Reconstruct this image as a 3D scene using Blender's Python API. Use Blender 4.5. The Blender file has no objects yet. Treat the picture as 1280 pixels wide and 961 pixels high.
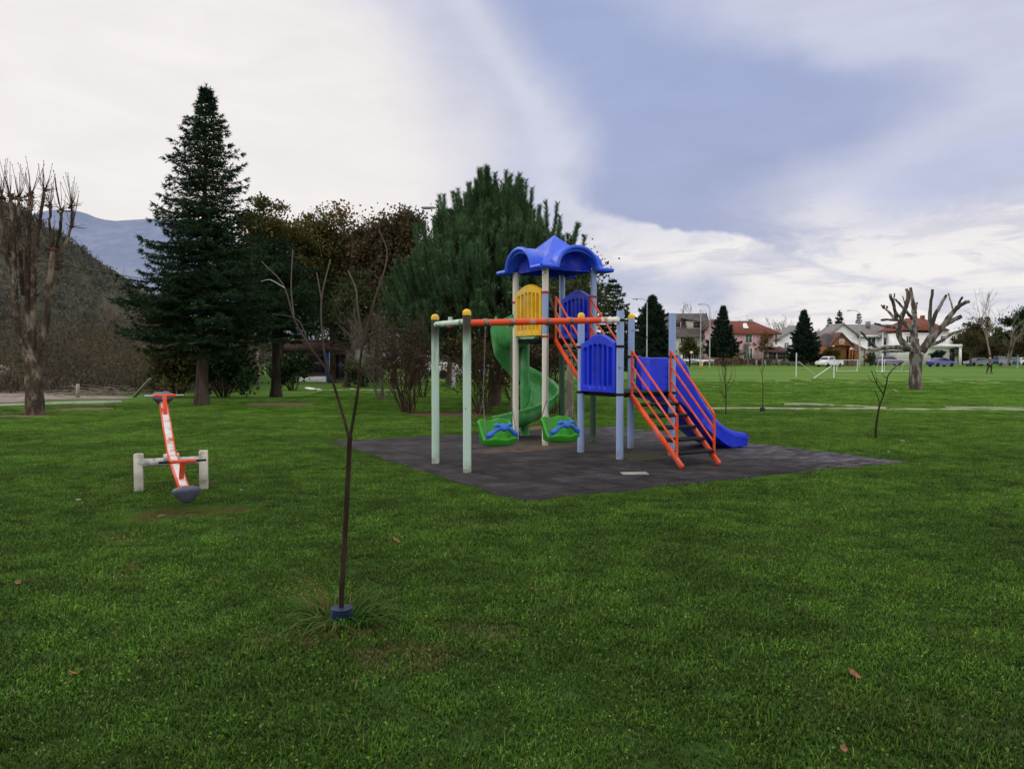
import bpy, math, random
import numpy as np
from mathutils import Vector, Matrix

random.seed(7)
R = np.random.default_rng(7)
sc = bpy.context.scene
C = sc.collection
PI = math.pi

# ------------------------------------------------------------------ camera
F = 961.0
CAMZ = 1.6
PITCH = math.atan((480.5 - 446.0) / F)
cam = bpy.data.objects.new('camera', bpy.data.cameras.new('camera'))
C.objects.link(cam)
cam.location = (0, 0, CAMZ)
cam.rotation_euler = (PI / 2 - PITCH, 0, 0)
cam.data.sensor_width = 36
cam.data.lens = 36 * F / 1280
cam.data.clip_start = 0.05
cam.data.clip_end = 20000
sc.camera = cam
sc.view_settings.view_transform = 'Standard'
sc.view_settings.look = 'None'
sc.view_settings.exposure = 0
sc.cycles.max_bounces = 6
sc.cycles.transparent_max_bounces = 8
sc.cycles.use_denoising = True


def ray(px, py):
    x = (px - 640) / F
    z = (480.5 - py) / F
    return np.array([x, math.cos(PITCH) + z * math.sin(PITCH), -math.sin(PITCH) + z * math.cos(PITCH)])


def at(px, py, Y):
    r = ray(px, py)
    return np.array([0, 0, CAMZ]) + r * (Y / r[1])


def G(px, py):
    r = ray(px, py)
    t = -CAMZ / r[2]
    return np.array([r[0] * t, r[1] * t, 0.0])


# ------------------------------------------------------------------ materials
def new_mat(name):
    m = bpy.data.materials.new(name)
    m.use_nodes = True
    nt = m.node_tree
    nt.nodes.clear()
    out = nt.nodes.new('ShaderNodeOutputMaterial')
    return m, nt, out


class N:
    """small wrapper to write node maths"""
    def __init__(s, nt):
        s.nt = nt

    def node(s, t, **kw):
        n = s.nt.nodes.new(t)
        for k, v in kw.items():
            setattr(n, k, v)
        return n

    def put(s, sock, v):
        if isinstance(v, bpy.types.NodeSocket):
            s.nt.links.new(v, sock)
        elif v is not None:
            sock.default_value = v

    def m(s, op, a, b=None, c=None, clamp=False):
        n = s.node('ShaderNodeMath', operation=op)
        n.use_clamp = clamp
        s.put(n.inputs[0], a)
        if b is not None:
            s.put(n.inputs[1], b)
        if c is not None:
            s.put(n.inputs[2], c)
        return n.outputs[0]

    def vm(s, op, a, b=None):
        n = s.node('ShaderNodeVectorMath', operation=op)
        s.put(n.inputs[0], a)
        if b is not None:
            s.put(n.inputs[1], b)
        return n.outputs['Value'] if op in ('LENGTH', 'DISTANCE', 'DOT_PRODUCT') else n.outputs[0]

    def sm(s, v, lo, hi, o0=0.0, o1=1.0):
        n = s.node('ShaderNodeMapRange', interpolation_type='SMOOTHSTEP')
        s.put(n.inputs[0], v)
        s.put(n.inputs[1], lo)
        s.put(n.inputs[2], hi)
        s.put(n.inputs[3], o0)
        s.put(n.inputs[4], o1)
        return n.outputs[0]

    def mix(s, f, a, b, blend='MIX'):
        n = s.node('ShaderNodeMix', data_type='RGBA', blend_type=blend)
        n.clamp_factor = True
        s.put(n.inputs[0], f)
        for i, v in ((6, a), (7, b)):
            if isinstance(v, (tuple, list)) and len(v) == 3:
                v = (*v, 1)
            s.put(n.inputs[i], v)
        return n.outputs[2]

    def noise(s, vec, scale, detail=4, rough=0.55, dist=0.0):
        n = s.node('ShaderNodeTexNoise')
        s.put(n.inputs['Vector'], vec)
        n.inputs['Scale'].default_value = scale
        n.inputs['Detail'].default_value = detail
        n.inputs['Roughness'].default_value = rough
        n.inputs['Distortion'].default_value = dist
        return n.outputs[0]

    def sep(s, v):
        n = s.node('ShaderNodeSeparateXYZ')
        s.put(n.inputs[0], v)
        return n.outputs

    def comb(s, x, y, z):
        n = s.node('ShaderNodeCombineXYZ')
        for i, v in enumerate((x, y, z)):
            s.put(n.inputs[i], v)
        return n.outputs[0]

    def coord(s, k='Object'):
        return s.node('ShaderNodeTexCoord').outputs[k]

    def pos(s):
        return s.node('ShaderNodeNewGeometry').outputs['Position']

    def island(s):
        return s.node('ShaderNodeNewGeometry').outputs['Random Per Island']

    def bump(s, h, strength=0.3, dist=0.02):
        n = s.node('ShaderNodeBump')
        n.inputs['Strength'].default_value = strength
        n.inputs['Distance'].default_value = dist
        s.put(n.inputs['Height'], h)
        return n.outputs[0]

    def bsdf(s, col, rough=0.6, spec=0.3, normal=None, metal=0.0):
        n = s.node('ShaderNodeBsdfPrincipled')
        if isinstance(col, (tuple, list)) and len(col) == 3:
            col = (*col, 1)
        s.put(n.inputs['Base Color'], col)
        s.put(n.inputs['Roughness'], rough)
        n.inputs['Specular IOR Level'].default_value = spec
        n.inputs['Metallic'].default_value = metal
        if normal is not None:
            s.put(n.inputs['Normal'], normal)
        return n.outputs[0]


MATS = {}


def pm(name, c1, c2=None, scale=4.0, rough=0.6, bump=0.2, bscale=30.0, spec=0.3, stretch=None, lo=0.4, hi=0.62, dirt=None, dscale=3.0, dlo=.55, dhi=.72, metal=0.0, grime=0.0):
    """painted / natural surface: two tones broken by noise, optional grime, fine bump"""
    m, nt, out = new_mat(name)
    n = N(nt)
    v = n.coord('Object')
    if stretch:
        v = n.vm('MULTIPLY', v, stretch)
    col = c1
    if c2 is not None:
        col = n.mix(n.sm(n.noise(v, scale, 5), lo, hi), c1, c2)
    if dirt is not None:
        col = n.mix(n.sm(n.noise(v, dscale, 6, .65), dlo, dhi), col, dirt)
    if grime:
        gv = n.vm('MULTIPLY', n.coord('Object'), (1, 1, .16))
        gm = n.m('MULTIPLY', n.sm(n.noise(gv, 11, 6, .68), .50, .70, 0, grime), n.sm(n.noise(n.coord('Object'), 2.3, 3), .38, .60, .25, 1))
        col = n.mix(gm, col, (.075, .072, .055))
        fade = n.sm(n.noise(n.coord('Object'), 1.6, 4, .6), .52, .68, 0, grime * .55)
        col = n.mix(fade, col, (.42, .44, .46))
        rough = n.sm(gm, 0, grime, rough - .04, rough + .25)
    nrm = n.bump(n.noise(n.coord('Object'), bscale, 4), bump, 0.01) if bump else None
    nt.links.new(n.bsdf(col, rough, spec, nrm, metal), out.inputs[0])
    MATS[name] = m
    return m


def leafm(name, cols, rough=0.6, trans=0.25, nscale=0.8, dark=0.55):
    """foliage: each leaf its own tone, larger light and dark patches, some light through the leaf"""
    m, nt, out = new_mat(name)
    n = N(nt)
    rnd = n.island()
    cr = n.node('ShaderNodeValToRGB')
    el = cr.color_ramp.elements
    while len(el) < len(cols):
        el.new(0.5)
    for i, c in enumerate(cols):
        el[i].position = i / max(1, len(cols) - 1)
        el[i].color = (*c, 1)
    n.put(cr.inputs[0], rnd)
    f = n.sm(n.noise(n.pos(), nscale, 3), .35, .65, dark, 1.15)
    col = n.mix(1.0, cr.outputs[0], n.comb(f, f, f), 'MULTIPLY')
    d = n.bsdf(col, max(rough, .75), 0.06)
    if trans > 0:
        t = n.node('ShaderNodeBsdfTranslucent')
        nt.links.new(col, t.inputs[0])
        ms = n.node('ShaderNodeMixShader')
        ms.inputs[0].default_value = trans
        nt.links.new(d, ms.inputs[1])
        nt.links.new(t.outputs[0], ms.inputs[2])
        d = ms.outputs[0]
    nt.links.new(d, out.inputs[0])
    MATS[name] = m
    return m


# ------------------------------------------------------------------ mesh builder
def unit(v):
    v = np.asarray(v, float)
    return v / (np.linalg.norm(v) + 1e-12)


class MB:
    def __init__(s):
        s.V = []
        s.Fs = []
        s.n = 0

    def add(s, v, f):
        v = np.asarray(v, float).reshape(-1, 3)
        f = np.asarray(f, int)
        if len(f):
            s.Fs.append(f + s.n)
        s.V.append(v)
        s.n += len(v)
        return s

    def box(s, c, size, M=None, bevel=0.0):
        hx, hy, hz = [k / 2 for k in size]
        if bevel > 0:
            b = min(bevel, hx * .9, hy * .9, hz * .9)
            ring = []
            for z, i in ((-hz, b), (-hz + b, 0), (hz - b, 0), (hz, b)):
                X, Y = hx - i, hy - i
                k = b
                ring.append([(-X + k, -Y, z), (X - k, -Y, z), (X, -Y + k, z), (X, Y - k, z), (X - k, Y, z), (-X + k, Y, z), (-X, Y - k, z), (-X, -Y + k, z)])
            v = np.array(ring).reshape(-1, 3)
            fq = []
            for r in range(3):
                for k in range(8):
                    fq.append((r * 8 + k, r * 8 + (k + 1) % 8, (r + 1) * 8 + (k + 1) % 8, (r + 1) * 8 + k))
            if M is not None:
                v = v @ np.asarray(M).T
            v = v + np.asarray(c)
            base = s.n
            s.add(v, fq)
            s.Fs.append(np.array([[base + k for k in range(7, -1, -1)]]))
            s.Fs.append(np.array([[base + 24 + k for k in range(8)]]))
            return s
        v = np.array([(x, y, z) for z in (-hz, hz) for y in (-hy, hy) for x in (-hx, hx)])
        if M is not None:
            v = v @ np.asarray(M).T
        return s.add(v + np.asarray(c), [(0, 2, 3, 1), (4, 5, 7, 6), (0, 1, 5, 4), (1, 3, 7, 5), (3, 2, 6, 7), (2, 0, 4, 6)])

    def bar(s, a, b, w, h, up=(0, 0, 1), bevel=0.0):
        a = np.asarray(a, float)
        b = np.asarray(b, float)
        d = b - a
        L = np.linalg.norm(d)
        y = d / L
        x = unit(np.cross(y, up))
        z = np.cross(x, y)
        return s.box((a + b) / 2, (w, L, h), np.array([x, y, z]).T, bevel)

    def tube(s, pts, rad, n=8, cap=True):
        P = np.asarray(pts, float)
        k = len(P)
        rad = np.full(k, rad) if np.isscalar(rad) else np.asarray(rad, float)
        T = np.gradient(P, axis=0)
        T /= (np.linalg.norm(T, axis=1, keepdims=True) + 1e-12)
        ref = np.array([0, 0, 1.0]) if abs(T[0][2]) < .9 else np.array([1.0, 0, 0])
        x = unit(np.cross(T[0], ref))
        ang = np.arange(n) / n * 2 * PI
        vs = []
        for i in range(k):
            x = x - T[i] * np.dot(x, T[i])
            x = unit(x)
            y = np.cross(T[i], x)
            vs.append(P[i] + rad[i] * (np.cos(ang)[:, None] * x + np.sin(ang)[:, None] * y))
        v = np.concatenate(vs)
        i = np.arange(k - 1)[:, None] * n
        j = np.arange(n)[None, :]
        j2 = (j + 1) % n
        f = np.stack([i + j, i + j2, i + n + j2, i + n + j], -1).reshape(-1, 4)
        base = s.n
        s.add(v, f)
        if cap:
            s.Fs.append(np.array([[base + q for q in range(n - 1, -1, -1)]]))
            s.Fs.append(np.array([[base + (k - 1) * n + q for q in range(n)]]))
        return s

    def lathe(s, prof, n=16, c=(0, 0, 0), axis=None):
        """prof: list of (r, z)"""
        k = len(prof)
        ang = np.arange(n) / n * 2 * PI
        v = np.concatenate([np.stack([r * np.cos(ang), r * np.sin(ang), np.full(n, z)], 1) for r, z in prof])
        if axis is not None:
            z = unit(axis)
            x = unit(np.cross((0, 1, 0.01), z))
            y = np.cross(z, x)
            v = v @ np.array([x, y, z])
        f = []
        for i in range(k - 1):
            for j in range(n):
                f.append((i * n + j, i * n + (j + 1) % n, (i + 1) * n + (j + 1) % n, (i + 1) * n + j))
        base = s.n
        s.add(v + np.asarray(c), f)
        if prof[0][0] > 1e-4:
            s.Fs.append(np.array([[base + q for q in range(n - 1, -1, -1)]]))
        if prof[-1][0] > 1e-4:
            s.Fs.append(np.array([[base + (k - 1) * n + q for q in range(n)]]))
        return s

    def grid(s, P):
        """P: (a, b, 3) array of points -> quads"""
        P = np.asarray(P, float)
        a, b = P.shape[:2]
        i = np.arange(a - 1)[:, None] * b
        j = np.arange(b - 1)[None, :]
        f = np.stack([i + j, i + j + 1, i + b + j + 1, i + b + j], -1).reshape(-1, 4)
        return s.add(P.reshape(-1, 3), f)

    def shell(s, P, Q):
        """closed shell between two point grids P (top) and Q (bottom)"""
        P = np.asarray(P, float)
        Q = np.asarray(Q, float)
        a, b = P.shape[:2]
        s0 = s.n
        s.grid(P)
        s1 = s.n
        s.grid(Q[:, ::-1])
        rim = [(0, j) for j in range(b)] + [(i, b - 1) for i in range(1, a)] + [(a - 1, j) for j in range(b - 2, -1, -1)] + [(i, 0) for i in range(a - 2, 0, -1)]
        p = [s0 + i * b + j for i, j in rim]
        q = [s1 + i * b + (b - 1 - j) for i, j in rim]
        m = len(rim)
        s.Fs.append(np.array([(p[(k + 1) % m], p[k], q[k], q[(k + 1) % m]) for k in range(m)]))
        return s

    def prism(s, poly, y0, y1, ax='xz'):
        """polygon in the x-z plane extruded along y"""
        k = len(poly)
        v = [(x, y0, z) for x, z in poly] + [(x, y1, z) for x, z in poly]
        if ax == 'yz':
            v = [(b, a, c) for a, b, c in v]
        base = s.n
        s.add(v, [(i, (i + 1) % k, k + (i + 1) % k, k + i) for i in range(k)])
        s.Fs.append(np.array([[base + i for i in range(k - 1, -1, -1)]]))
        s.Fs.append(np.array([[base + k + i for i in range(k)]]))
        return s

    def leaves(s, P, size, elong=1.6, rng=R, updir=None, tilt=1.0):
        """one four-cornered leaf at each point, random facing"""
        P = np.asarray(P, float)
        n = len(P)
        if n == 0:
            return s
        a = rng.normal(size=(n, 3))
        if updir is not None:
            a = a * tilt + np.asarray(updir)
        a /= np.linalg.norm(a, axis=1, keepdims=True)
        b = rng.normal(size=(n, 3))
        b -= a * (a * b).sum(1, keepdims=True)
        b /= np.linalg.norm(b, axis=1, keepdims=True)
        sz = np.asarray(size) * rng.uniform(.65, 1.35, n)
        la = a * (sz * elong / 2)[:, None]
        lb = b * (sz / 2)[:, None]
        v = np.stack([P - la, P + lb, P + la, P - lb], 1).reshape(-1, 3)
        f = np.arange(n * 4).reshape(n, 4)
        return s.add(v, f)

    def strips(s, P, D, length, width, rng=R):
        """thin pointed needles or twigs: triangles from P along D"""
        P = np.asarray(P, float)
        D = np.asarray(D, float)
        n = len(P)
        b = np.cross(D, rng.normal(size=(n, 3)))
        b /= (np.linalg.norm(b, axis=1, keepdims=True) + 1e-9)
        w = (np.asarray(width) * np.ones(n) / 2)[:, None]
        L = (np.asarray(length) * np.ones(n))[:, None]
        v = np.stack([P - b * w, P + b * w, P + D * L], 1).reshape(-1, 3)
        return s.add(v, np.arange(n * 3).reshape(n, 3))

    def mesh(s, name, smooth=False, angle=None):
        me = bpy.data.meshes.new(name)
        V = np.concatenate(s.V)
        me.vertices.add(len(V))
        me.vertices.foreach_set('co', V.ravel())
        nl = sum(f.size for f in s.Fs)
        npoly = sum(len(f) for f in s.Fs)
        me.loops.add(nl)
        me.loops.foreach_set('vertex_index', np.concatenate([f.ravel() for f in s.Fs]))
        me.polygons.add(npoly)
        tot = np.concatenate([np.full(len(f), f.shape[1]) for f in s.Fs])
        st = np.concatenate([[0], np.cumsum(tot)[:-1]])
        me.polygons.foreach_set('loop_start', st)
        if smooth:
            me.polygons.foreach_set('use_smooth', np.ones(npoly, bool))
        me.update(calc_edges=True)
        me.validate()
        if smooth and angle:
            me.set_sharp_from_angle(angle=math.radians(angle))
        return me

    def build(s, name, mat, parent=None, smooth=False, angle=40):
        me = s.mesh(name, smooth, angle)
        o = bpy.data.objects.new(name, me)
        C.objects.link(o)
        if isinstance(mat, str):
            mat = MATS[mat]
        me.materials.append(mat)
        if parent is not None:
            o.parent = parent
        return o


def tag(o, label=None, cat=None, group=None, kind=None):
    if label:
        o['label'] = label
    if cat:
        o['category'] = cat
    if group:
        o['group'] = group
    if kind:
        o['kind'] = kind
    return o


def thing(name, label, cat, loc=(0, 0, 0), rz=0.0, group=None):
    o = bpy.data.objects.new(name, None)
    o.empty_display_size = 0.2
    C.objects.link(o)
    o.location = tuple(loc)
    o.rotation_euler = (0, 0, rz)
    return tag(o, label, cat, group)


def dup(root, loc, rz=0.0, label=None, scale=None):
    r = root.copy()
    C.objects.link(r)
    r.location = tuple(loc)
    r.rotation_euler = (0, 0, rz)
    if scale is not None:
        r.scale = (scale,) * 3 if np.isscalar(scale) else scale
    if label:
        r['label'] = label
    for ch in list(root.children):
        c = ch.copy()
        C.objects.link(c)
        c.parent = r
        for g in ch.children:
            d = g.copy()
            C.objects.link(d)
            d.parent = c
    return r


def smooth_path(pts, k=6):
    """Catmull-Rom through the points"""
    P = np.asarray(pts, float)
    if len(P) < 3:
        t = np.linspace(0, 1, k)[:, None]
        return P[0] + (P[-1] - P[0]) * t
    Q = np.vstack([2 * P[0] - P[1], P, 2 * P[-1] - P[-2]])
    out = []
    for i in range(1, len(Q) - 2):
        p0, p1, p2, p3 = Q[i - 1:i + 3]
        for t in np.linspace(0, 1, k, endpoint=False):
            out.append(.5 * ((2 * p1) + (-p0 + p2) * t + (2 * p0 - 5 * p1 + 4 * p2 - p3) * t * t + (-p0 + 3 * p1 - 3 * p2 + p3) * t ** 3))
    out.append(P[-1])
    return np.array(out)

#@@SKY
# ------------------------------------------------------------------ sky and sun
SUN_AZ, SUN_EL = math.radians(-62), math.radians(30)     # azimuth measured from +Y towards +X
world = bpy.data.worlds.new('World')
sc.world = world
world.use_nodes = True
wt = world.node_tree
wt.nodes.clear()
w = N(wt)
wout = w.node('ShaderNodeOutputWorld')
bg = w.node('ShaderNodeBackground')
wt.links.new(bg.outputs[0], wout.inputs[0])
sky = w.node('ShaderNodeTexSky', sky_type='NISHITA')
sky.sun_disc = False
sky.sun_elevation = SUN_EL
sky.sun_rotation = SUN_AZ
STR = 0.1
d = w.vm('NORMALIZE', w.coord('Generated'))
dx, dy, dz = w.sep(d)
deg = 180 / PI
n1 = w.noise(d, 5.0, 5, .55)
n2 = w.noise(w.vm('ADD', d, (3.1, 1.7, 0.4)), 5.0, 5, .55)
U0 = w.m('MULTIPLY', w.m('ARCTAN2', dx, dy), deg)
V0 = w.m('MULTIPLY', w.m('ARCSINE', dz), deg)
U = w.m('ADD', U0, w.m('MULTIPLY', w.m('SUBTRACT', n1, .5), 9.0))
V = w.m('ADD', V0, w.m('MULTIPLY', w.m('SUBTRACT', n2, .5), 5.0))


def curve(v, pts, vmax=40.0):
    """float curve V(deg) -> U(deg) boundary, both packed in 0..1"""
    n = w.node('ShaderNodeFloatCurve')
    c = n.mapping.curves[0]
    pts = sorted(pts)
    while len(c.points) < len(pts):
        c.points.new(.5, .5)
    for p, (a, b) in zip(c.points, pts):
        p.location = (a / vmax, (b + 60) / 120)
    n.mapping.use_clip = False
    n.mapping.update()
    w.put(n.inputs['Value'], w.m('DIVIDE', v, vmax, clamp=True))
    return w.m('SUBTRACT', w.m('MULTIPLY', n.outputs[0], 120), 60)


Lc = curve(V, [(0, 33), (5.6, 24), (6.6, 19.5), (8.0, 15.5), (9.2, 12), (10.3, 8.3), (11.6, 5.6), (13, 4.8), (16, 3.9), (20, 1.2), (25, -3.2), (32, -10), (40, -20)])
Rc = curve(V, [(0, 14), (5.6, 18), (6.6, 20.5), (7.6, 21.5), (9.2, 20.0), (10.5, 19.5), (12, 21.0), (14, 25), (16, 29.5), (17.6, 29), (19.5, 22.5), (22, 16.5), (25, 13.0), (32, 6), (40, -5)])
soft = w.m('ADD', .5, w.sm(V, 9, 20, 0, 1.6))
left_in = w.sm(w.m('DIVIDE', w.m('SUBTRACT', U, Lc), soft), -.6, 2.5)
right_in = w.sm(w.m('SUBTRACT', Rc, U), -4.0, 7.0)
low_in = w.sm(V, 5.6, 7.6)
wedge = w.m('MULTIPLY', w.m('MULTIPLY', left_in, right_in), low_in)
# light falling lavender veil to the left of the dark wedge
Bc = curve(V, [(0, -3), (8, -5), (12, -5.5), (16, -6), (20, -9), (25, -14), (40, -30)])
veil = w.sm(w.m('SUBTRACT', U, Bc), -4, 8)
c_warm = (.90, .86, .845)
c_veil = (.585, .605, .745)
c_dark = (.365, .43, .66)
c_lite = (.80, .80, .86)
c_low = (.91, .87, .85)
# fine streaked noise for the thin cloud
sv = w.vm('MULTIPLY', d, (1.0, 1.0, 3.2))
nf = w.noise(sv, 7.0, 7, .6, .6)
nb = w.noise(sv, 2.6, 5, .55, .3)
col = w.mix(veil, c_warm, c_veil)
# right-hand pale cloud
right = w.sm(U, 4, 26)
col = w.mix(w.m('MULTIPLY', right, w.sm(nf, .3, .7, .35, .95)), col, (.62, .64, .79))
# warm bright bank low on the right and under the wedge
lowb = w.m('MULTIPLY', w.sm(V, 12.5, 6.0), w.sm(U, 1, 9))
col = w.mix(w.m('MULTIPLY', lowb, w.sm(nf, .38, .56, .25, 1.0)), col, c_low)
st2 = w.noise(w.vm('MULTIPLY', d, (1.0, 1.0, 4.5)), 9.0, 6, .6, .8)
col = w.mix(w.m('MULTIPLY', w.m('MULTIPLY', w.sm(V, 13, 9), w.sm(U, 0, 6)), w.sm(st2, .50, .62, 0, .55)), col, (.60, .60, .70))
# grey-blue smudges in the bank
smx = w.m('MULTIPLY', w.sm(w.m('ABSOLUTE', w.m('SUBTRACT', U, 11)), 8, 2), w.sm(w.m('ABSOLUTE', w.m('SUBTRACT', V, 4.8)), 2.6, .4))
col = w.mix(w.m('MULTIPLY', smx, .75), col, (.47, .51, .68))
smy = w.m('MULTIPLY', w.sm(w.m('ABSOLUTE', w.m('SUBTRACT', U, 31)), 9, 3), w.sm(w.m('ABSOLUTE', w.m('SUBTRACT', V, 11.5)), 3.0, .4))
col = w.mix(w.m('MULTIPLY', smy, .55), col, (.46, .52, .74))
# bright fringe along the left edge of the wedge
fr = w.m('SUBTRACT', U, w.m('SUBTRACT', Lc, 1.1))
fringe = w.m('MULTIPLY', w.sm(w.m('ABSOLUTE', fr), 2.4, .2), w.sm(V, 5, 9))
col = w.mix(w.m('MULTIPLY', fringe, .26), col, c_lite)
col = w.mix(wedge, col, w.mix(w.sm(V, 7, 24), (.385, .43, .63), c_dark))
# overhead and behind: broken grey cloud
back = w.m('MAXIMUM', w.sm(V0, 27, 45), w.sm(w.m('ABSOLUTE', U0), 42, 70))
col = w.mix(back, col, w.mix(w.sm(nb, .38, .62), (1.02, 1.02, 1.06), (1.75, 1.68, 1.58)))
tone = w.m('ADD', .90, w.m('MULTIPLY', nf, .20))
col = w.mix(1.0, col, w.comb(tone, tone, tone), 'MULTIPLY')
# below the horizon: dull green-brown haze
col = w.mix(w.sm(V0, 0.0, -4), col, (.16, .18, .14))
scaled = w.vm('SCALE', col)
scaled.node.inputs['Scale'].default_value = 1.0 / STR
final = w.mix(.97, sky.outputs[0], scaled)
wt.links.new(final, bg.inputs[0])
bg.inputs[1].default_value = STR

sun = bpy.data.objects.new('sun', bpy.data.lights.new('sun', 'SUN'))
C.objects.link(sun)
sun.data.energy = 0.9
sun.data.angle = math.radians(25)
sun.data.color = (1.0, .93, .86)
sd = Vector((math.sin(SUN_AZ) * math.cos(SUN_EL), math.cos(SUN_AZ) * math.cos(SUN_EL), math.sin(SUN_EL)))
sun.rotation_euler = sd.to_track_quat('Z', 'Y').to_euler()

#@@MATS
# ------------------------------------------------------------------ colours of things
ORANGE, BLUE = (.62, .085, .022), (.018, .045, .56)
pm('orange_paint', (.66, .062, .008), (.56, .05, .010), 6, .42, .08, 40, .25, dirt=(.30, .07, .035), dscale=9, dlo=.62, dhi=.75, grime=0.35)
pm('blue_plastic', (.008, .032, .62), (.007, .024, .50), 3, .40, .06, 60, .25, dirt=(.03, .06, .42), dscale=7, dlo=.55, dhi=.8, grime=0.3)
pm('roof_plastic', (.018, .095, .72), (.016, .075, .62), 2, .38, .05, 40, .3, dirt=(.05, .11, .5), dscale=5, dlo=.58, dhi=.8, grime=0.28)
pm('yellow_plastic', (.70, .43, .010), (.62, .36, .010), 3, .42, .06, 60, .3, grime=0.3)
pm('seat_green', (.045, .34, .025), (.035, .26, .02), 5, .4, .05, 60, .25, dirt=(.05, .16, .04), dscale=9, dlo=.6, dhi=.8, grime=0.35)
pm('handle_blue', (.02, .13, .56), (.02, .10, .45), 6, .4, .05, 60, .4, grime=0.25)
pm('slide_green', (.062, .31, .085), (.045, .24, .062), 2.2, .42, .05, 40, .25, dirt=(.05, .14, .05), dscale=4, dlo=.6, dhi=.8, grime=0.4)
pm('black_metal', (.007, .007, .008), (.014, .013, .013), 8, .6, .2, 60, .15)
pm('chain_steel', (.20, .19, .18), (.14, .11, .09), 20, .4, .1, 60, .5, metal=.6)
pm('cream_paint', (.60, .57, .50), (.52, .48, .41), 5, .45, .08, 50, .35, dirt=(.30, .24, .17), dscale=6, dlo=.6, dhi=.78, grime=0.3)
pm('red_clamp', (.42, .035, .018), (.30, .03, .02), 9, .45, .1, 50)
pm('concrete', (.46, .44, .40), (.36, .34, .31), 8, .85, .5, 40, .1, dirt=(.22, .21, .17), dscale=5)
pm('bare_soil', (.12, .075, .05), (.19, .12, .08), 6, .95, .8, 30, .05)


def post_mat(name, stops, dirt_top=0.0, dirt=(.030, .033, .020)):
    """tube paint whose colour changes along its length, with grime runs"""
    m, nt, out = new_mat(name)
    n = N(nt)
    v = n.coord('Object')
    x, y, z = n.sep(v)
    zz = n.m('ADD', z, n.m('MULTIPLY', n.m('SUBTRACT', n.noise(v, 9, 3), .5), .05))
    col = None
    for z0, c in stops:
        col = c if col is None else n.mix(n.sm(zz, z0 - .012, z0 + .012), col, c)
    stv = n.vm('MULTIPLY', v, (1, 1, .12))
    nn = n.noise(stv, 26, 5, .65)
    if dirt_top:
        g = n.m('MAXIMUM', n.m('MULTIPLY', n.sm(z, dirt_top - .95, dirt_top + .05), n.sm(nn, .38, .56)), n.m('MULTIPLY', n.sm(z, dirt_top - .50, dirt_top - .15), n.sm(nn, .20, .42, .35, 1.0)))
        col = n.mix(g, col, dirt)
    foot = n.m('MULTIPLY', n.sm(z, .22, .0), n.sm(n.noise(v, 14, 4), .35, .65, .2, .9))
    col = n.mix(foot, col, (.16, .12, .08))
    sp = n.sm(n.noise(v, 11, 3, .5), .68, .74)
    col = n.mix(n.m('MULTIPLY', sp, .8), col, (.10, .09, .08))
    nrm = n.bump(n.noise(stv, 40, 4), .12, .01)
    nt.links.new(n.bsdf(col, .48, .35, nrm), out.inputs[0])
    MATS[name] = m
    return m


LAV = (.245, .335, .56)
post_mat('mint_post', [(0, (.40, .55, .47))], 2.15)
post_mat('lavender_post', [(0, LAV)], 0)
post_mat('white_lavender_post', [(0, (.60, .575, .51)), (2.00, LAV), (2.74, (.62, .58, .49))], 0)
post_mat('white_post', [(0, (.60, .575, .51))], 0)
post_mat('green_lavender_post', [(0, (.022, .062, .035)), (1.86, LAV)], 0)
pm('mint_bar', (.44, .56, .49), (.36, .45, .38), 5, .5, .1, 50, dirt=(.10, .11, .07), dscale=8, dlo=.52, dhi=.66)


def beam_mat():
    m, nt, out = new_mat('swing_beam_paint')
    n = N(nt)
    v = n.coord('Object')
    x, y, z = n.sep(v)
    col = n.mix(n.sm(x, -.395, -.385), (.62, .055, .010), (.66, .62, .54))
    # scuffed rings beside the hangers
    nn = n.noise(v, 9, 5, .7)
    ph = n.m('ABSOLUTE', n.m('SUBTRACT', n.m('FRACT', n.m('MULTIPLY', x, 1.55)), .5))
    ring = n.m('MULTIPLY', n.sm(ph, .12, .03), n.sm(nn, .46, .56))
    col = n.mix(ring, col, (.33, .22, .17))
    col = n.mix(n.m('MULTIPLY', n.sm(nn, .60, .68), .7), col, (.40, .20, .13))
    nt.links.new(n.bsdf(col, .45, .35, n.bump(nn, .15, .01)), out.inputs[0])
    MATS['swing_beam_paint'] = m


beam_mat()

#@@GROUND
# ------------------------------------------------------------------ ground
ANG = math.radians(30.4)
EV = np.array([math.cos(ANG), math.sin(ANG)])
EU = np.array([-math.sin(ANG), math.cos(ANG)])
ORG = np.array([1.663, 11.825])


def L2W(x, y, z=0.0):
    p = ORG + EV * x + EU * y
    return np.array([p[0], p[1], z])


PAD = [G(650, 627)[:2], G(1131, 578)[:2], G(768, 534)[:2], G(412, 553)[:2]]
PATCHES = [  # worn earth: px, py, radius x, radius y, strength
    (198, 645, .13, .26, 1.3), (238, 642, .11, .16, .9), (286, 640, .10, .14, .95), (246, 607, .16, .18, .7),
    (425, 785, .26, .25, .45), (500, 822, .30, .20, .45), (372, 797, .28, .18, .35), (148, 676, .2, .1, .4),
    (350, 505, 1.3, 1.0, .9), (110, 511, 1.0, .8, .7), (30, 520, .9, .5, .9), (600, 790, .35, .25, .25), (935, 690, .4, .3, .25),
    (600, 797, .25, .15, .3), (1240, 800, .5, .3, .2), (560, 518, 1.4, 1.2, .6), (690, 536, 1.2, .9, .5), (1200, 905, .4, .25, .18),
]


def patch_field(P, grow=0.0):
    """how worn the ground is at points P (n,2), 0..1, without noise"""
    f = np.zeros(len(P))
    for px, py, rx, ry, s in PATCHES:
        g = G(px, py)
        if grow and s < .5:
            continue
        q = ((P[:, 0] - g[0]) / (rx + grow)) ** 2 + ((P[:, 1] - g[1]) / (ry + grow)) ** 2
        f = np.maximum(f, s * np.clip(1.4 - q, 0, 1))
    return f


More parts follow.
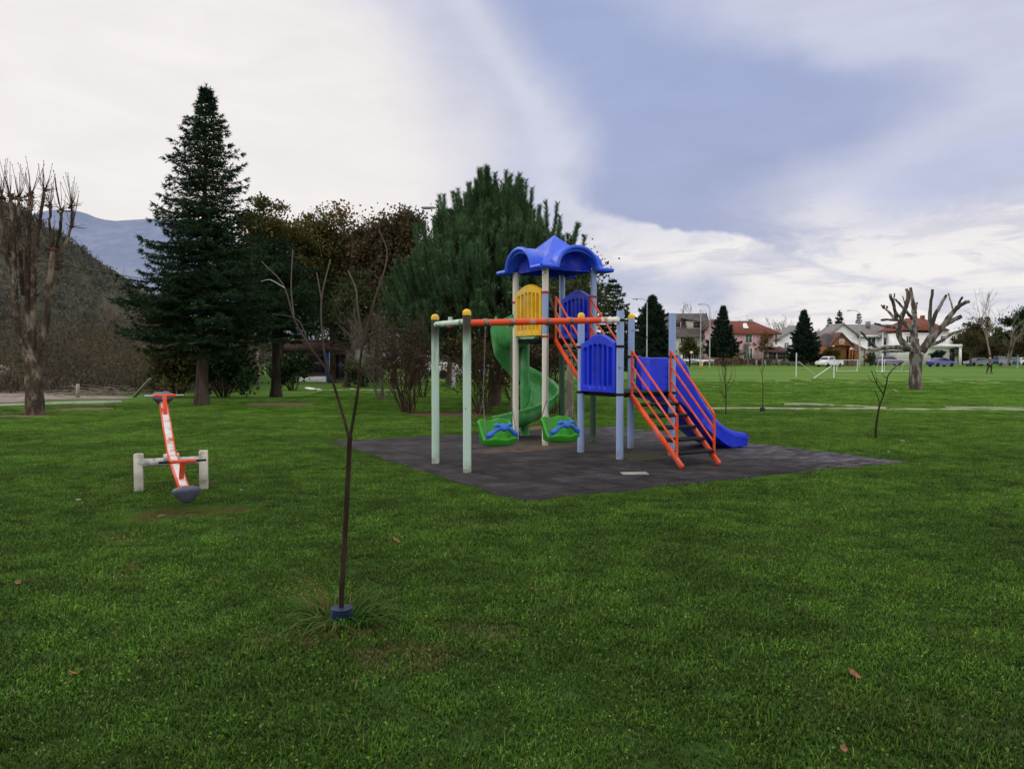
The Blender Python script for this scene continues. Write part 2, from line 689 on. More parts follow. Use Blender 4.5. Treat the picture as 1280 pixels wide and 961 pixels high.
def in_poly(P, poly):
    P = np.asarray(P)
    inside = np.zeros(len(P), bool)
    k = len(poly)
    for i in range(k):
        a, b = poly[i], poly[(i + 1) % k]
        c = (a[1] > P[:, 1]) != (b[1] > P[:, 1])
        xi = (b[0] - a[0]) * (P[:, 1] - a[1]) / (b[1] - a[1] + 1e-12) + a[0]
        inside ^= c & (P[:, 0] < xi)
    return inside


def ground_mat():
    m, nt, out = new_mat('lawn_ground')
    n = N(nt)
    p = n.pos()
    x, y, z = n.sep(p)
    big = n.noise(p, .09, 4, .6)
    mid = n.noise(p, .7, 5, .6)
    fine = n.noise(p, 9, 5, .7)
    col = n.mix(n.sm(big, .35, .65), (.052, .132, .010), (.076, .168, .014))
    col = n.mix(n.m('MULTIPLY', n.sm(mid, .45, .7), .6), col, (.048, .115, .018))
    # mown bands across the far field
    band = n.noise(n.vm('MULTIPLY', p, (.02, .30, 1)), 1.0, 3, .55)
    far = n.sm(y, 24, 45)
    col = n.mix(n.m('MULTIPLY', far, n.sm(band, .42, .6, 0, .75)), col, (.125, .205, .036))
    dots = n.noise(n.vm('MULTIPLY', p, (1, .35, 1)), 2.2, 4, .7)
    col = n.mix(n.m('MULTIPLY', far, n.sm(dots, .55, .7, 0, .5)), col, (.055, .125, .02))
    col = n.mix(n.m('MULTIPLY', n.sm(fine, .45, .7), .35), col, (.026, .055, .012))
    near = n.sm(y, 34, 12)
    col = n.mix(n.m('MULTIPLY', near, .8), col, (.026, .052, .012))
    # worn earth
    dirt = None
    for px, py, rx, ry, s in PATCHES:
        g = G(px, py)
        qx = n.m('DIVIDE', n.m('SUBTRACT', x, float(g[0])), rx)
        qy = n.m('DIVIDE', n.m('SUBTRACT', y, float(g[1])), ry)
        q = n.m('ADD', n.m('MULTIPLY', qx, qx), n.m('MULTIPLY', qy, qy))
        e = n.m('MULTIPLY', n.m('SUBTRACT', 1.4, q, clamp=True), s)
        dirt = e if dirt is None else n.m('MAXIMUM', dirt, e)
    dn = n.m('MULTIPLY', dirt, n.sm(n.noise(p, 5, 5, .65), .3, .6, .5, 1.25))
    col = n.mix(n.sm(dn, .16, .42), col, n.mix(n.noise(p, 14, 4), (.085, .055, .036), (.19, .125, .085)))
    nrm = n.bump(n.noise(p, 22, 5, .7), .7, .05)
    nt.links.new(n.bsdf(col, .85, .1, nrm), out.inputs[0])
    return m


def ground():
    mb = MB()
    ring = [0, 5, 10, 20, 40, 80, 160, 400, 1200, 5000]
    n = 48
    a = np.arange(n + 1) / n * 2 * PI
    P = np.array([[(r * math.sin(t), r * math.cos(t), 0) for t in a] for r in ring])
    mb.grid(P)
    tag(mb.build('ground', ground_mat()), kind='structure')


ground()


SW_X = -2.64


def pad_mat():
    m, nt, out = new_mat('rubber_tiles')
    n = N(nt)
    v = n.coord('Object')
    x, y, z = n.sep(v)
    col = n.mix(n.sm(n.noise(v, 2.2, 6, .65), .38, .66), (.023, .021, .024), (.048, .044, .049))
    col = n.mix(n.sm(n.noise(v, 60, 3, .7), .60, .72, 0, .5), col, (.11, .10, .105))
    br = n.node('ShaderNodeTexBrick')
    br.offset = 0.0
    n.put(br.inputs['Vector'], v)
    br.inputs['Scale'].default_value = 1.0
    br.inputs['Brick Width'].default_value = .5
    br.inputs['Row Height'].default_value = .5
    br.inputs['Mortar Size'].default_value = .011
    br.inputs['Mortar Smooth'].default_value = .4
    br.inputs['Color1'].default_value = (.8, .8, .8, 1)
    br.inputs['Color2'].default_value = (1.15, 1.12, 1.15, 1)
    br.inputs['Mortar'].default_value = (.40, .42, .38, 1)
    col = n.mix(1.0, col, br.outputs[0], 'MULTIPLY')
    # dusty scuffs towards the outer slide side
    sc_ = n.m('MULTIPLY', n.sm(x, .8, 3.2), n.sm(n.noise(n.vm('MULTIPLY', v, (1, 2.2, 1)), 3.2, 5, .6), .42, .62))
    col = n.mix(n.m('MULTIPLY', sc_, .75), col, (.135, .125, .145))
    # moss under the low deck and the tower
    def blob(cx, cy, rx, ry):
        qx = n.m('DIVIDE', n.m('SUBTRACT', x, cx), rx)
        qy = n.m('DIVIDE', n.m('SUBTRACT', y, cy), ry)
        return n.m('SUBTRACT', 1.3, n.m('ADD', n.m('MULTIPLY', qx, qx), n.m('MULTIPLY', qy, qy)), clamp=True)
    ms = n.m('MAXIMUM', blob(.65, .15, .95, .6), n.m('MULTIPLY', blob(.3, 2.4, 1.2, .9), .8))
    ms = n.m('MAXIMUM', ms, n.m('MULTIPLY', blob(.5, -1.0, .5, .35), .6))
    mo = n.sm(n.m('MULTIPLY', ms, n.noise(v, 7, 6, .7)), .22, .52)
    col = n.mix(mo, col, n.mix(n.noise(v, 16, 4), (.040, .048, .020), (.085, .070, .046)))
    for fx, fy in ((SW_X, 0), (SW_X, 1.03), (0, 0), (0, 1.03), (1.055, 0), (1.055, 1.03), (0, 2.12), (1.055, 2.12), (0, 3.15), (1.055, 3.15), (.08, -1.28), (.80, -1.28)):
        ft = n.m('MULTIPLY', blob(fx, fy, .15, .15), n.sm(n.noise(v, 18, 4, .7), .30, .60, .35, 1.0))  # contact shade round post and stair feet, painted in as dark earthy rings
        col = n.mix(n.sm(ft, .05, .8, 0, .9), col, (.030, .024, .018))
    # brown earth washed over near the swing
    br2 = n.m('MULTIPLY', blob(-.6, 1.9, 1.5, .5), n.noise(v, 5, 5, .7))
    col = n.mix(n.sm(br2, .3, .6, 0, .7), col, (.12, .075, .055))
    h = n.m('ADD', n.noise(v, 90, 3, .6), n.m('MULTIPLY', br.outputs['Fac'], -.8))
    nt.links.new(n.bsdf(col, .85, .15, n.bump(h, .5, .006)), out.inputs[0])
    return m


def pad():
    # edge wanders a little where the turf creeps over it
    mb = MB()
    loc = [np.array([np.dot(p - ORG, EV), np.dot(p - ORG, EU)]) for p in PAD]
    edge = []
    for i in range(4):
        a, b = loc[i], loc[(i + 1) % 4]
        for t in np.linspace(0, 1, 30, endpoint=False):
            q = a + (b - a) * t
            nrm = np.array([(b - a)[1], -(b - a)[0]])
            nrm = nrm / np.linalg.norm(nrm)
            edge.append(q + nrm * (.03 * math.sin(t * 40 + i) + R.normal() * .022))
    k = len(edge)
    top = [(e[0], e[1], .022) for e in edge]
    bot = [(e[0], e[1], -.05) for e in edge]
    mb.add(top + bot, [(i, k + i, k + (i + 1) % k, (i + 1) % k) for i in range(k)])
    mb.Fs.append(np.array([list(range(k))]))
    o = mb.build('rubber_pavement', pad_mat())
    o.location = (*ORG, 0)
    o.rotation_euler = (0, 0, ANG)
    tag(o, kind='structure')
    return edge


pad_edge = pad()

#@@PLAY
# ------------------------------------------------------------------ the climbing frame with slides, stairs and swing beam
play = thing('climbing_frame', 'colourful playground climbing frame with blue arched roof, two slides, orange stairs and swing beam', 'playground set', L2W(0, 0), ANG)
LX, LY, UY = 1.055, 1.03, 2.12     # bay width, low bay depth, start of the tower
TY = UY + 1.03
D1, D2 = 1.05, 1.93                # deck heights
PR = .057
T = .02                            # surface of the rubber


def post(x, y, h, mat, cap=None, clamps=(), cmat='black_metal'):
    p = MB().tube([(x, y, -.05), (x, y, h * .5), (x, y, h)], PR, 20).build('post', mat, play, True)
    if cap:
        MB().lathe([(PR * 1.03, h - .025), (PR * 1.06, h + .004), (PR * .98, h + .026), (PR * .70, h + .048), (PR * .3, h + .059), (0, h + .061)], 18, (x, y, 0)).build('cap', 'yellow_plastic', p, True)
    else:
        MB().lathe([(PR * 1.02, h - .004), (PR * 1.02, h + .008), (0, h + .010)], 18, (x, y, 0)).build('cap', 'lavender_post', p, True)
    for z in clamps:
        cl = MB().lathe([(PR + .002, z - .02), (PR + .010, z - .018), (PR + .010, z + .018), (PR + .002, z + .02)], 18, (x, y, 0))
        cl.tube([(x - PR - .04, y, z), (x + PR + .04, y, z)], .008, 6)
        cl.tube([(x, y - PR - .04, z), (x, y + PR + .04, z)], .008, 6)
        cl.build('clamp', cmat, p, True)
    return p


SW = -2.64
post(SW, 0, 2.19, 'mint_post', True)
post(SW, LY, 2.17, 'mint_post', True)
post(0, 0, 2.30, 'lavender_post', False, (D1 - .03, 1.76, 2.16))
post(0, LY, 2.27, 'lavender_post', True, (D1 - .03, 1.76))
post(LX, 0, 2.29, 'lavender_post', False, (D1 - .03, 1.6))
post(LX, LY, 2.28, 'lavender_post', True, (D1 - .03, 1.6))
post(0, UY, 3.18, 'white_lavender_post', False, (D2 + .03, 2.74), 'red_clamp')
post(LX, UY, 3.18, 'green_lavender_post', False, (D2 + .03, 2.70), 'red_clamp')
post(0, TY, 3.18, 'white_post', False, (2.62,), 'red_clamp')
post(LX, TY, 3.18, 'green_lavender_post', False, (D2 + .03, 2.62), 'red_clamp')

# decks: perforated dark sheet on an angle frame
for y0, z in ((0, D1), (UY, D2)):
    mb = MB().box((LX / 2, y0 + LY / 2, z - .015), (LX - .02, LY - .02, .03), bevel=.006)
    for yy in (y0 + .06, y0 + LY - .06):
        mb.box((LX / 2, yy, z - .055), (LX - .08, .04, .05))
    for xx in (.06, LX - .06):
        mb.box((xx, y0 + LY / 2, z - .055), (.04, LY - .16, .046))
    mb.build('deck', 'black_metal', play)


def panel_mesh(W, H, crown, slots, zlo, zhi):
    """moulded plastic guard panel: arched top, recessed upright slots with round ends; local x across, z up, y thickness"""
    nx = slots * 10 + 13
    xs = np.linspace(-W / 2, W / 2, nx)
    nz = 64
    top = H + crown * (.5 + .5 * np.cos(PI * np.clip(xs / (W * .45), -1, 1))) ** .62
    t = np.linspace(0, 1, nz)
    X = np.repeat(xs[None], nz, 0)
    Z = t[:, None] * top[None]
    pitch = (W - .13) / slots
    cx = (np.floor((xs + (W - .13) / 2) / pitch) + .5) * pitch - (W - .13) / 2
    dxs = np.abs(xs - cx)
    ok = np.abs(xs) < (W - .13) / 2
    hw = pitch * .31
    zt = (top[None] - H) * .55 + zhi
    dz_ = np.maximum(np.maximum(zlo + hw - Z, Z - (zt - hw)), 0)
    dd = np.sqrt(dxs[None] ** 2 + dz_ ** 2)
    rec = np.clip((hw * 1.15 - dd) / (hw * .35), 0, 1) * ok[None]
    rec = rec * rec * (3 - 2 * rec)
    edge = np.minimum(np.minimum(Z, top[None] - Z), (W / 2 - np.abs(X)))
    rnd = np.clip(edge / .016, 0, 1)
    th = .050 * np.sqrt(1 - (1 - rnd) ** 2 * .85)
    Yf = -(th - rec * .047)
    return X, Yf, Z


def panel(W, H, crown, slots, M, off, mat, name='guard_panel'):
    X, Yf, Z = panel_mesh(W, H, crown, slots, .085, H - .10)
    Pf = np.stack([X, Yf, Z], -1)
    Pb = np.stack([X, -Yf, Z], -1)
    Mx = np.array(M)
    mb = MB().shell(Pf @ Mx.T + off, Pb @ Mx.T + off)
    o = mb.build(name, mat, play, True, 50)
    return o


MX = np.array([[0, 1, 0], [-1, 0, 0], [0, 0, 1]]).T    # panel lies along y, faces -x
MX = np.array([[0, 1, 0], [1, 0, 0], [0, 0, 1]], float)  # local x -> y, local y -> x
o = panel(.92, .80, .13, 6, MX, np.array([0, LY / 2, D1 - .02]), 'blue_plastic')
o['label'] = 'blue slotted guard panel on the low deck'
o = panel(.92, .84, .11, 6, MX, np.array([0, UY + LY / 2, D2 + .04]), 'yellow_plastic')
o['label'] = 'yellow slotted guard panel on the tower'
o = panel(.92, .80, .13, 6, MX, np.array([LX, UY + LY / 2, D2 + .0]), 'blue_plastic')
o['label'] = 'blue slotted guard panel at the back of the tower'


# roof: pyramid with a barrel arch to each side
def roof():
    n = 121
    S = .765
    g = np.linspace(-1, 1, n)
    X, Y = np.meshgrid(g, g)
    pyr = .66 * np.clip(1 - np.maximum(np.abs(X), np.abs(Y)) / .90, 0, 1)

    def arch(q):
        a = np.clip(1 - (np.abs(q) / .57) ** 2, 0, 1)
        flare = .05 * np.exp(-((np.abs(q) - .60) / .1) ** 2)
        return .37 * np.sqrt(a) + 0 * flare
    # barrel along Y shown at the +-Y sides, and along X
    bx = np.where(np.abs(Y) > 0, arch(X), 0)
    by = arch(Y)
    Zt = np.maximum(pyr, np.maximum(np.where(np.abs(Y) >= np.abs(X), bx, 0), np.where(np.abs(X) >= np.abs(Y), by, 0)))
    lip = .025
    P = np.stack([X * S, Y * S, Zt + .035 + 3.16], -1)
    # inner skin: slightly smaller, no pyramid thickness
    Q = np.stack([X * S * .985, Y * S * .985, np.maximum(Zt - .02, 0) * .93 + 3.145], -1)
    c = np.array([LX / 2, UY + LY / 2, 0])
    mb = MB().shell(P + c, Q + c)
    # rolled rim on each side
    for s in (-1, 1):
        for ax in (0, 1):
            q = np.linspace(-1, 1, 81)
            zz = arch(q)
            pts = np.stack([q * S, np.full(81, s * S), zz + 3.175], 1) if ax == 0 else np.stack([np.full(81, s * S), q * S, zz + 3.175], 1)
            mb.tube(pts + c, .040, 10)
    rf = mb.build('roof', 'roof_plastic', play, True, 24)
    # closed tympanum set back inside each arch
    for s in (-1, 1):
        for ax in (0, 1):
            q = np.linspace(-.57, .57, 33)
            zz = arch(q)
            poly = [(S * -.57, 3.15)] + [(S * a * .985, 3.165 + b * .97) for a, b in zip(q, zz)] + [(S * .57, 3.15)]
            t_ = MB()
            y0 = s * S * .70
            v = [(x, y0, z) for x, z in poly] if ax == 0 else [(y0, x, z) for x, z in poly]
            w_ = [(x, y0 - s * .03, z) for x, z in poly] if ax == 0 else [(y0 - s * .03, x, z) for x, z in poly]
            k = len(v)
            t_.add(np.array(v + w_) + c, [(i, (i + 1) % k, k + (i + 1) % k, k + i) for i in range(k)])
            t_.Fs.append(np.array([list(range(k))]))
            t_.Fs.append(np.array([list(range(2 * k - 1, k - 1, -1))]))
            t_.build('arch_panel', 'blue_plastic', rf)


roof()


# stairs: (x left/right at top), (x at bottom), y top, y bottom, z top, z bottom
def stairs(xt, xb, yt, yb, zt, zb, ntr, rail_top, rail_bot, ext=.0):
    a = [np.array([xt[i], yt, zt]) for i in (0, 1)]
    b = [np.array([xb[i], yb, zb]) for i in (0, 1)]
    st = MB()
    for i in (0, 1):
        st.bar(a[i], b[i], .045, .075, bevel=.006)
    s = st.build('stair', 'orange_paint', play)
    for k in range(1, ntr + 1):
        t = k / (ntr + 1)
        p, q = a[0] + (b[0] - a[0]) * t, a[1] + (b[1] - a[1]) * t
        c = (p + q) / 2 + np.array([0, 0, .02])
        MB().box(c, (q[0] - p[0] - .05, .21, .042), bevel=.006).build('tread', 'black_metal', s)
    for i in (0, 1):
        u = (b[i] - a[i])
        h = MB()
        t1 = 1 - .10
        f0 = a[i] + u * .02
        f1 = a[i] + u * t1
        top0 = f0 + np.array([0, 0, rail_top])
        top1 = f1 + np.array([0, 0, rail_bot])
        h.tube([f0 - (0, 0, .03), top0], .019, 10)
        h.tube([f1 - (0, 0, .05), top1], .019, 10)
        for fr in (1.0, .66, .33):
            p = f0 + (top0 - f0) * fr
            q = f1 + (top1 - f1) * fr
            h.tube([p, q], .0155 if fr < 1 else .0165, 10)
        h.build('handrail', 'orange_paint', s, True)
    return s


stairs((.17, .955), (.085, .80), -.055, -1.30, 1.01, .045, 5, .70, .62)
stairs((.17, .93), (.17, .93), UY - .06, LY + .12, 1.90, 1.07, 4, .78, .70)


# straight blue slide from the low deck
def straight_slide():
    c = LY / 2
    key = np.array([  # x from the deck edge, floor z, wall top z
        (.02, 1.03, 1.56), (.14, 1.03, 1.60), (.24, 1.00, 1.59), (.36, .90, 1.50), (.46, .82, 1.25), (.56, .75, 1.10), (.70, .63, .91), (.90, .48, .68), (1.10, .345, .50),
        (1.28, .235, .39), (1.45, .165, .325), (1.60, .145, .30), (1.72, .155, .285), (1.80, .165, .24)])
    xs = np.linspace(.02, 1.80, 60)
    fl = np.interp(xs, key[:, 0], key[:, 1])
    wt_ = np.interp(xs, key[:, 0], key[:, 2])
    for _ in range(3):
        fl[1:-1] = (fl[:-2] + 2 * fl[1:-1] + fl[2:]) / 4
        wt_[1:-1] = (wt_[:-2] + 2 * wt_[1:-1] + wt_[2:]) / 4
    W = .36
    hw = W + .055
    top, bot = [], []
    far = np.where(xs < .70, np.maximum(wt_, 1.585), np.where(xs < .82, np.maximum(wt_, 1.585 - (xs - .70) / .12 * .75), wt_))
    for x, f, h, h2 in zip(xs, fl, wt_, far):
        sec = [(-hw, h - .02), (-hw + .012, h), (-W - .010, h + .003), (-W + .012, h - .015), (-W + .03, f + .08), (-W + .09, f + .02), (-W * .4, f), (0, f), (W * .4, f), (W - .09, f + .02), (W - .03, f + .08), (W - .012, h2 - .015), (W + .010, h2 + .003), (hw - .012, h2), (hw, h2 - .02)]
        b = max(T + .004, f - (.15 if x < 1.3 else .15 * 1))
        low = [(-hw - .004, h - .06), (-hw - .004, h - .1), (-hw, f + .1), (-hw + .004, f + .03), (-hw + .006, b + .02), (-W * .8, b), (-W * .4, b), (0, b), (W * .4, b), (W * .8, b), (hw - .006, b + .02), (hw - .004, f + .03), (hw, f + .1), (hw + .004, h2 - .1), (hw + .004, h2 - .06)]
        top.append([(LX + .05 + x, c + y, z) for y, z in sec])
        bot.append([(LX + .05 + x, c + y, z) for y, z in low])
    top, bot = np.array(top), np.array(bot)
    mb = MB().shell(top, bot)
    # thick rounded mouth posts of the moulding beside the deck
    for s in (-1, 1):
        mb.tube([(LX + .07, c + s * (W + .03), 1.02), (LX + .07, c + s * (W + .03), 1.5), (LX + .075, c + s * (W + .03), 1.60), (LX + .08, c + s * (W + .03), 1.615)], [.05, .05, .045, .02], 12)
        for z in (1.15, 1.28, 1.42):
            mb.box((LX + .035, c + s * (W - .01), z), (.05, .06, .018))
    # rounded nose
    e = top[-1]
    mb.tube([(LX + .05 + 1.80, c + y, z - .06) for y, z in [(-hw + .03, .24), (-W * .5, .215), (0, .21), (W * .5, .215), (hw - .03, .24)]], [.06, .068, .07, .068, .06], 12)
    mb.build('slide', 'blue_plastic', play, True, 45)


straight_slide()


# green spiral slide behind the tower
def spiral():
    cx, cy = .60, 3.80
    n = 110
    th_key = [(-.6, 1.93, .46), (0, 1.80, .50), (45, 1.56, .46), (90, 1.25, .36), (150, .95, .32), (210, .66, .30), (270, .42, .28), (300, .32, .27), (350, .20, .25), (372, .18, .24)]
    k = np.array(th_key)
    tt = np.linspace(-60, 372, n)
    top, bot = [], []
    for a in tt:
        f = np.interp(a, k[:, 0] if a > -1 else [-60, 0], k[:, 1] if a > -1 else [1.93, 1.80])
        wl = np.interp(a, k[:, 0], k[:, 2])
        if a < 0:
            # straight start leaving the deck
            t = (a + 60) / 60
            y0 = TY - .02
            base = np.array([cx, y0 + (cy - y0) * t])
            er = np.array([-1.0, 0])
        else:
            th = PI - math.radians(a)
            base = np.array([cx, cy])
            er = np.array([math.cos(th), math.sin(th)])
        sec = [(.10, f + .20), (.115, f + .22), (.14, f + .20), (.17, f + .06), (.22, f + .015), (.34, f), (.46, f + .005), (.555, f + .04), (.60, f + .12), (.625, f + wl * .7), (.640, f + wl), (.66, f + wl + .015), (.69, f + wl), (.69, f + wl - .03)]
        low = [(.085, f + .18), (.085, f + .12), (.09, f + .06), (.11, f), (.18, f - .045), (.30, f - .06), (.44, f - .06), (.55, f - .03), (.625, f + .06), (.65, f + wl * .4), (.665, f + wl * .6), (.67, f + wl * .75), (.675, f + wl * .85), (.68, f + wl - .05)]
        top.append([(base[0] + er[0] * r, base[1] + er[1] * r, z) for r, z in sec])
        bot.append([(base[0] + er[0] * r, base[1] + er[1] * r, z) for r, z in low])
    mb = MB().shell(np.array(top)[:, ::-1], np.array(bot)[:, ::-1])
    # inner guard where the chute leaves the deck
    o = mb.build('spiral_slide', 'slide_green', play, True, 50)
    MB().tube([(cx, cy, -.05), (cx, cy, 1.0), (cx, cy, 2.15)], .092, 18).build('centre_column', 'slide_green', o, True)


spiral()

# swing beams and the short end bars
zb = lambda x: 2.165 + (x / SW) * (2.06 - 2.165)
mb = MB().tube([(SW, 0, zb(SW)), (-1.3, 0, zb(-1.3)), (0, 0, zb(0))], .047, 18)
bm = mb.build('swing_beam', 'swing_beam_paint', play, True)
HANG = []
for sx in (.49, 1.51):
    for o_ in (-.205, .205):
        x = SW + sx + o_
        HANG.append((x, zb(x)))
        h = MB().lathe([(.049, -.03), (.056, -.028), (.056, .028), (.049, .03)], 16, (x, 0, zb(x)), (1, 0, .001))
        h.tube([(x, 0, zb(x) - .05), (x, 0, zb(x) - .085)], .012, 8)
        h.build('hanger', 'chain_steel', bm, True)
bar = MB().tube([(SW, 0, 2.08), (SW, LY, 2.075)], .042, 16)
bar.tube([(SW, LY * .5, 2.08), (SW, LY * .5, 2.165)], .032, 12)
bar.build('crossbar', 'mint_bar', play, True)
MB().tube([(SW, LY * .52, 2.06), (SW, LY * .52, 2.03), (SW + .0, LY * .52, 2.01)], [.035, .04, .03], 10).build('bracket', 'red_clamp', play, True)


# swing seats
def swing_seat(sx, label, swing):
    x0 = SW + sx
    z0 = .36
    root = thing('swing_seat', label, 'swing', L2W(x0, swing, 0), ANG, 'bucket swing seats under the orange beam')
    n = 40
    ang = np.linspace(0, 2 * PI, n, endpoint=False)

    def ring(sx_, sy_, z, k=3.2, back=0.0, zf=None):
        c, s = np.cos(ang), np.sin(ang)
        r = 1 / (np.abs(c) ** k + np.abs(s) ** k) ** (1 / k)
        x = c * r * sx_
        y = s * r * sy_
        zz = np.full(n, z) if zf is None else zf(x, y)
        return np.stack([x, y, zz], 1)

    def rim(x, y):    # high back, sloping arms, low front lip
        t = np.clip((y + .20) / .40, 0, 1)
        return z0 + .115 + .235 * np.clip((t - .30) / .42, 0, 1) ** 1.2 - .012 * np.cos(x * 22)
    rings = [ring(.10, .09, z0), ring(.19, .155, z0 + .004), ring(.235, .195, z0 + .035), ring(.255, .215, 0, 3.4, 0, lambda x, y: rim(x, y) - .03),
             ring(.268, .226, 0, 3.4, 0, lambda x, y: rim(x, y) - .012), ring(.262, .220, 0, 3.4, 0, rim), ring(.236, .195, 0, 3.4, 0, lambda x, y: rim(x, y) - .006),
             ring(.222, .182, 0, 3.2, 0, lambda x, y: np.minimum(rim(x, y) - .02, z0 + .10)), ring(.20, .16, z0 + .05), ring(.10, .09, z0 + .042)]
    v = np.concatenate(rings)
    f = [(i * n + j, i * n + (j + 1) % n, (i + 1) * n + (j + 1) % n, (i + 1) * n + j) for i in range(len(rings) - 1) for j in range(n)]
    mb = MB().add(v, f)
    mb.Fs.append(np.array([list(range(n - 1, -1, -1))]))
    mb.Fs.append(np.array([list(range((len(rings) - 1) * n, len(rings) * n))]))
    mb.build('seat', 'seat_green', root, True, 60)
    # handlebar: broad wavy bar with a round hub
    h = MB()
    q = np.linspace(-1, 1, 25)
    pts = np.stack([q * .225, -.135 - .03 * (1 - q ** 2), z0 + .235 + .030 * np.cos(q * PI * 1.0) - .055 * np.abs(q) ** 3], 1)
    rad = .028 + .014 * np.exp(-((np.abs(q) - .85) / .16) ** 2) + .008 * np.exp(-(q / .25) ** 2)
    h.tube(pts, rad, 10)
    h.lathe([(.0, -.03), (.05, -.028), (.062, -.012), (.062, .012), (.048, .03), (.02, .042), (0, .044)], 20, (0, -.172, z0 + .265), (0, -.75, .55))
    for s in (-1, 1):
        h.tube([(s * .045, -.168, z0 + .285), (s * .10, -.16, z0 + .305), (s * .15, -.15, z0 + .282)], [.022, .028, .016], 8)
        h.tube([(s * .225, -.135, z0 + .175), (s * .238, -.12, z0 + .10)], [.028, .022], 8)
    h.build('handlebar', 'handle_blue', root, True, 50)
    # chains: links down to a fork, then two runs to the seat
    for s in (-1, 1):
        top = np.array([s * .205, -swing, zb(x0 + s * .205) - .085])
        fork = np.array([s * .225, .01, z0 + .62])
        ends = [np.array([s * .245, -.13, z0 + .075]), np.array([s * .235, .17, z0 + .30])]
        cb = MB()

        def links(a, b):
            L = np.linalg.norm(b - a)
            m_ = max(2, int(L / .030))
            dr = (b - a) / L
            u1 = unit(np.cross(dr, (1, .2, .1)))
            u2 = np.cross(dr, u1)
            for i in range(m_):
                c = a + dr * (i + .5) * L / m_
                w_ = u1 if i % 2 else u2
                hl = L / m_ * .72
                t_ = np.linspace(0, 2 * PI, 9)
                cb.tube([c + dr * hl * math.cos(x) + w_ * .0085 * math.sin(x) for x in t_], .0029, 5, False)
        links(top, fork)
        for e in ends:
            links(fork, e)
        cb.build('chain', 'chain_steel', root, True)
    return root


swing_seat(.49, 'green bucket swing seat with blue handlebar, hanging nearer the mint green posts', .02)
swing_seat(1.51, 'green bucket swing seat with blue handlebar, hanging nearer the blue slotted panel', -.03)

#@@SEESAW
# ------------------------------------------------------------------ seesaw
pm('seesaw_white', (.58, .56, .55), (.46, .42, .42), 9, .5, .15, 60, dirt=(.50, .09, .035), dscale=7, dlo=.55, dhi=.63)
pm('seesaw_grey', (.40, .42, .43), (.28, .29, .29), 12, .5, .2, 60, dirt=(.22, .13, .08), dscale=8, dlo=.6, dhi=.7)
pm('seat_rubber', (.060, .065, .105), (.085, .09, .13), 8, .6, .2, 60)
pm('aged_concrete', (.50, .48, .43), (.38, .37, .32), 7, .9, .5, 50, .1, dirt=(.20, .21, .16), dscale=6, dlo=.56, dhi=.7)


def seesaw():
    a, b = G(174, 615), G(255, 612)
    mid = (a + b) / 2
    root = thing('seesaw', 'worn orange and white seesaw on a grey bar between two concrete posts', 'seesaw', mid)
    A, B = a - mid, b - mid
    pz = .345
    for p, h in ((A, .455), (B, .475)):
        mb = MB().box((p[0], p[1], h / 2 - .05), (.098, .098, h + .1), np.array([[math.cos(.31), -math.sin(.31), 0], [math.sin(.31), math.cos(.31), 0], [0, 0, 1]]), bevel=.005)
        mb.build('support_post', 'aged_concrete', root)
    MB().tube([A + (0, 0, pz), B + (0, 0, pz + .015)], .05, 18).build('pivot_bar', 'seesaw_grey', root, True)
    P = np.array([0, 0, pz + .095])
    fr = np.array([.685, -1.21, .17])
    re = np.array([-.60, 1.13, .985])
    bm_ = MB()
    for e in (fr, re):
        bm_.bar(P, e, .085, .07, bevel=.006)
    bm_.box(P - (0, 0, .03), (.13, .16, .08), bevel=.01)
    bo = bm_.build('beam', 'seesaw_white', root)
    rails = MB()
    for e in (fr, re):
        dr = unit(e - P)
        sd_ = unit(np.cross(dr, (0, 0, 1)))
        for s in (-1, 1):
            rails.bar(P + sd_ * s * .046, e + sd_ * s * .046, .012, .075)
    rails.build('side_strip', 'orange_paint', bo)
    for e, nm in ((fr, 0), (re, 1)):
        dr = unit(e - P)
        c = e + dr * .06 + np.array([0, 0, .05])
        up = unit(np.array([dr[0] * -.25, dr[1] * -.25, 1]))
        MB().lathe([(.03, -.11), (.06, -.095), (.115, -.035), (.142, .0), (.145, .016), (.125, .042), (.07, .058), (0, .064)], 24, c, up).build('seat', 'seat_rubber', root, True, 50)
        # T handle
        hb = e - dr * .42 + np.array([0, 0, .03])
        ht = e - dr * .26 + np.array([0, 0, .21 if nm else .27])
        h = MB().bar(hb, ht, .05, .03, up=dr, bevel=.004)
        sd_ = unit(np.cross(dr, (0, 0, 1)))
        h.tube([ht - sd_ * .13, ht + sd_ * .13], .020, 10)
        ho = h.build('handle', 'orange_paint', root, True, 40)
        for s in (-1, 1):
            MB().tube([ht + sd_ * s * .11, ht + sd_ * s * .235], .0125, 10).build('grip', 'black_metal' if nm == 0 else 'seesaw_grey', ho, True)


seesaw()

#@@VEG
# ------------------------------------------------------------------ vegetation
leafm('spruce_needles', [(.013, .030, .015), (.022, .048, .022), (.038, .074, .034)], .6, .10, 1.2, .55)
leafm('spruce_needles_far', [(.014, .030, .020), (.022, .042, .028), (.034, .060, .040)], .6, .1, 1.0, .6)
leafm('pine_needles', [(.040, .085, .042), (.070, .140, .062), (.120, .205, .095)], .55, .15, 1.6, .6)
leafm('dark_leaves', [(.034, .050, .022), (.060, .080, .032), (.090, .102, .040)], .6, .25, .7, .5)
leafm('olive_leaves', [(.048, .054, .022), (.080, .082, .028), (.13, .115, .036), (.15, .11, .035)], .6, .3, .7, .5)
leafm('rust_leaves', [(.065, .044, .030), (.100, .064, .042), (.075, .076, .036), (.13, .088, .046)], .6, .3, .7, .5)
leafm('bramble_leaves', [(.060, .046, .030), (.100, .074, .048), (.055, .066, .028), (.12, .090, .052), (.075, .086, .032)], .7, .25, .5, .45)
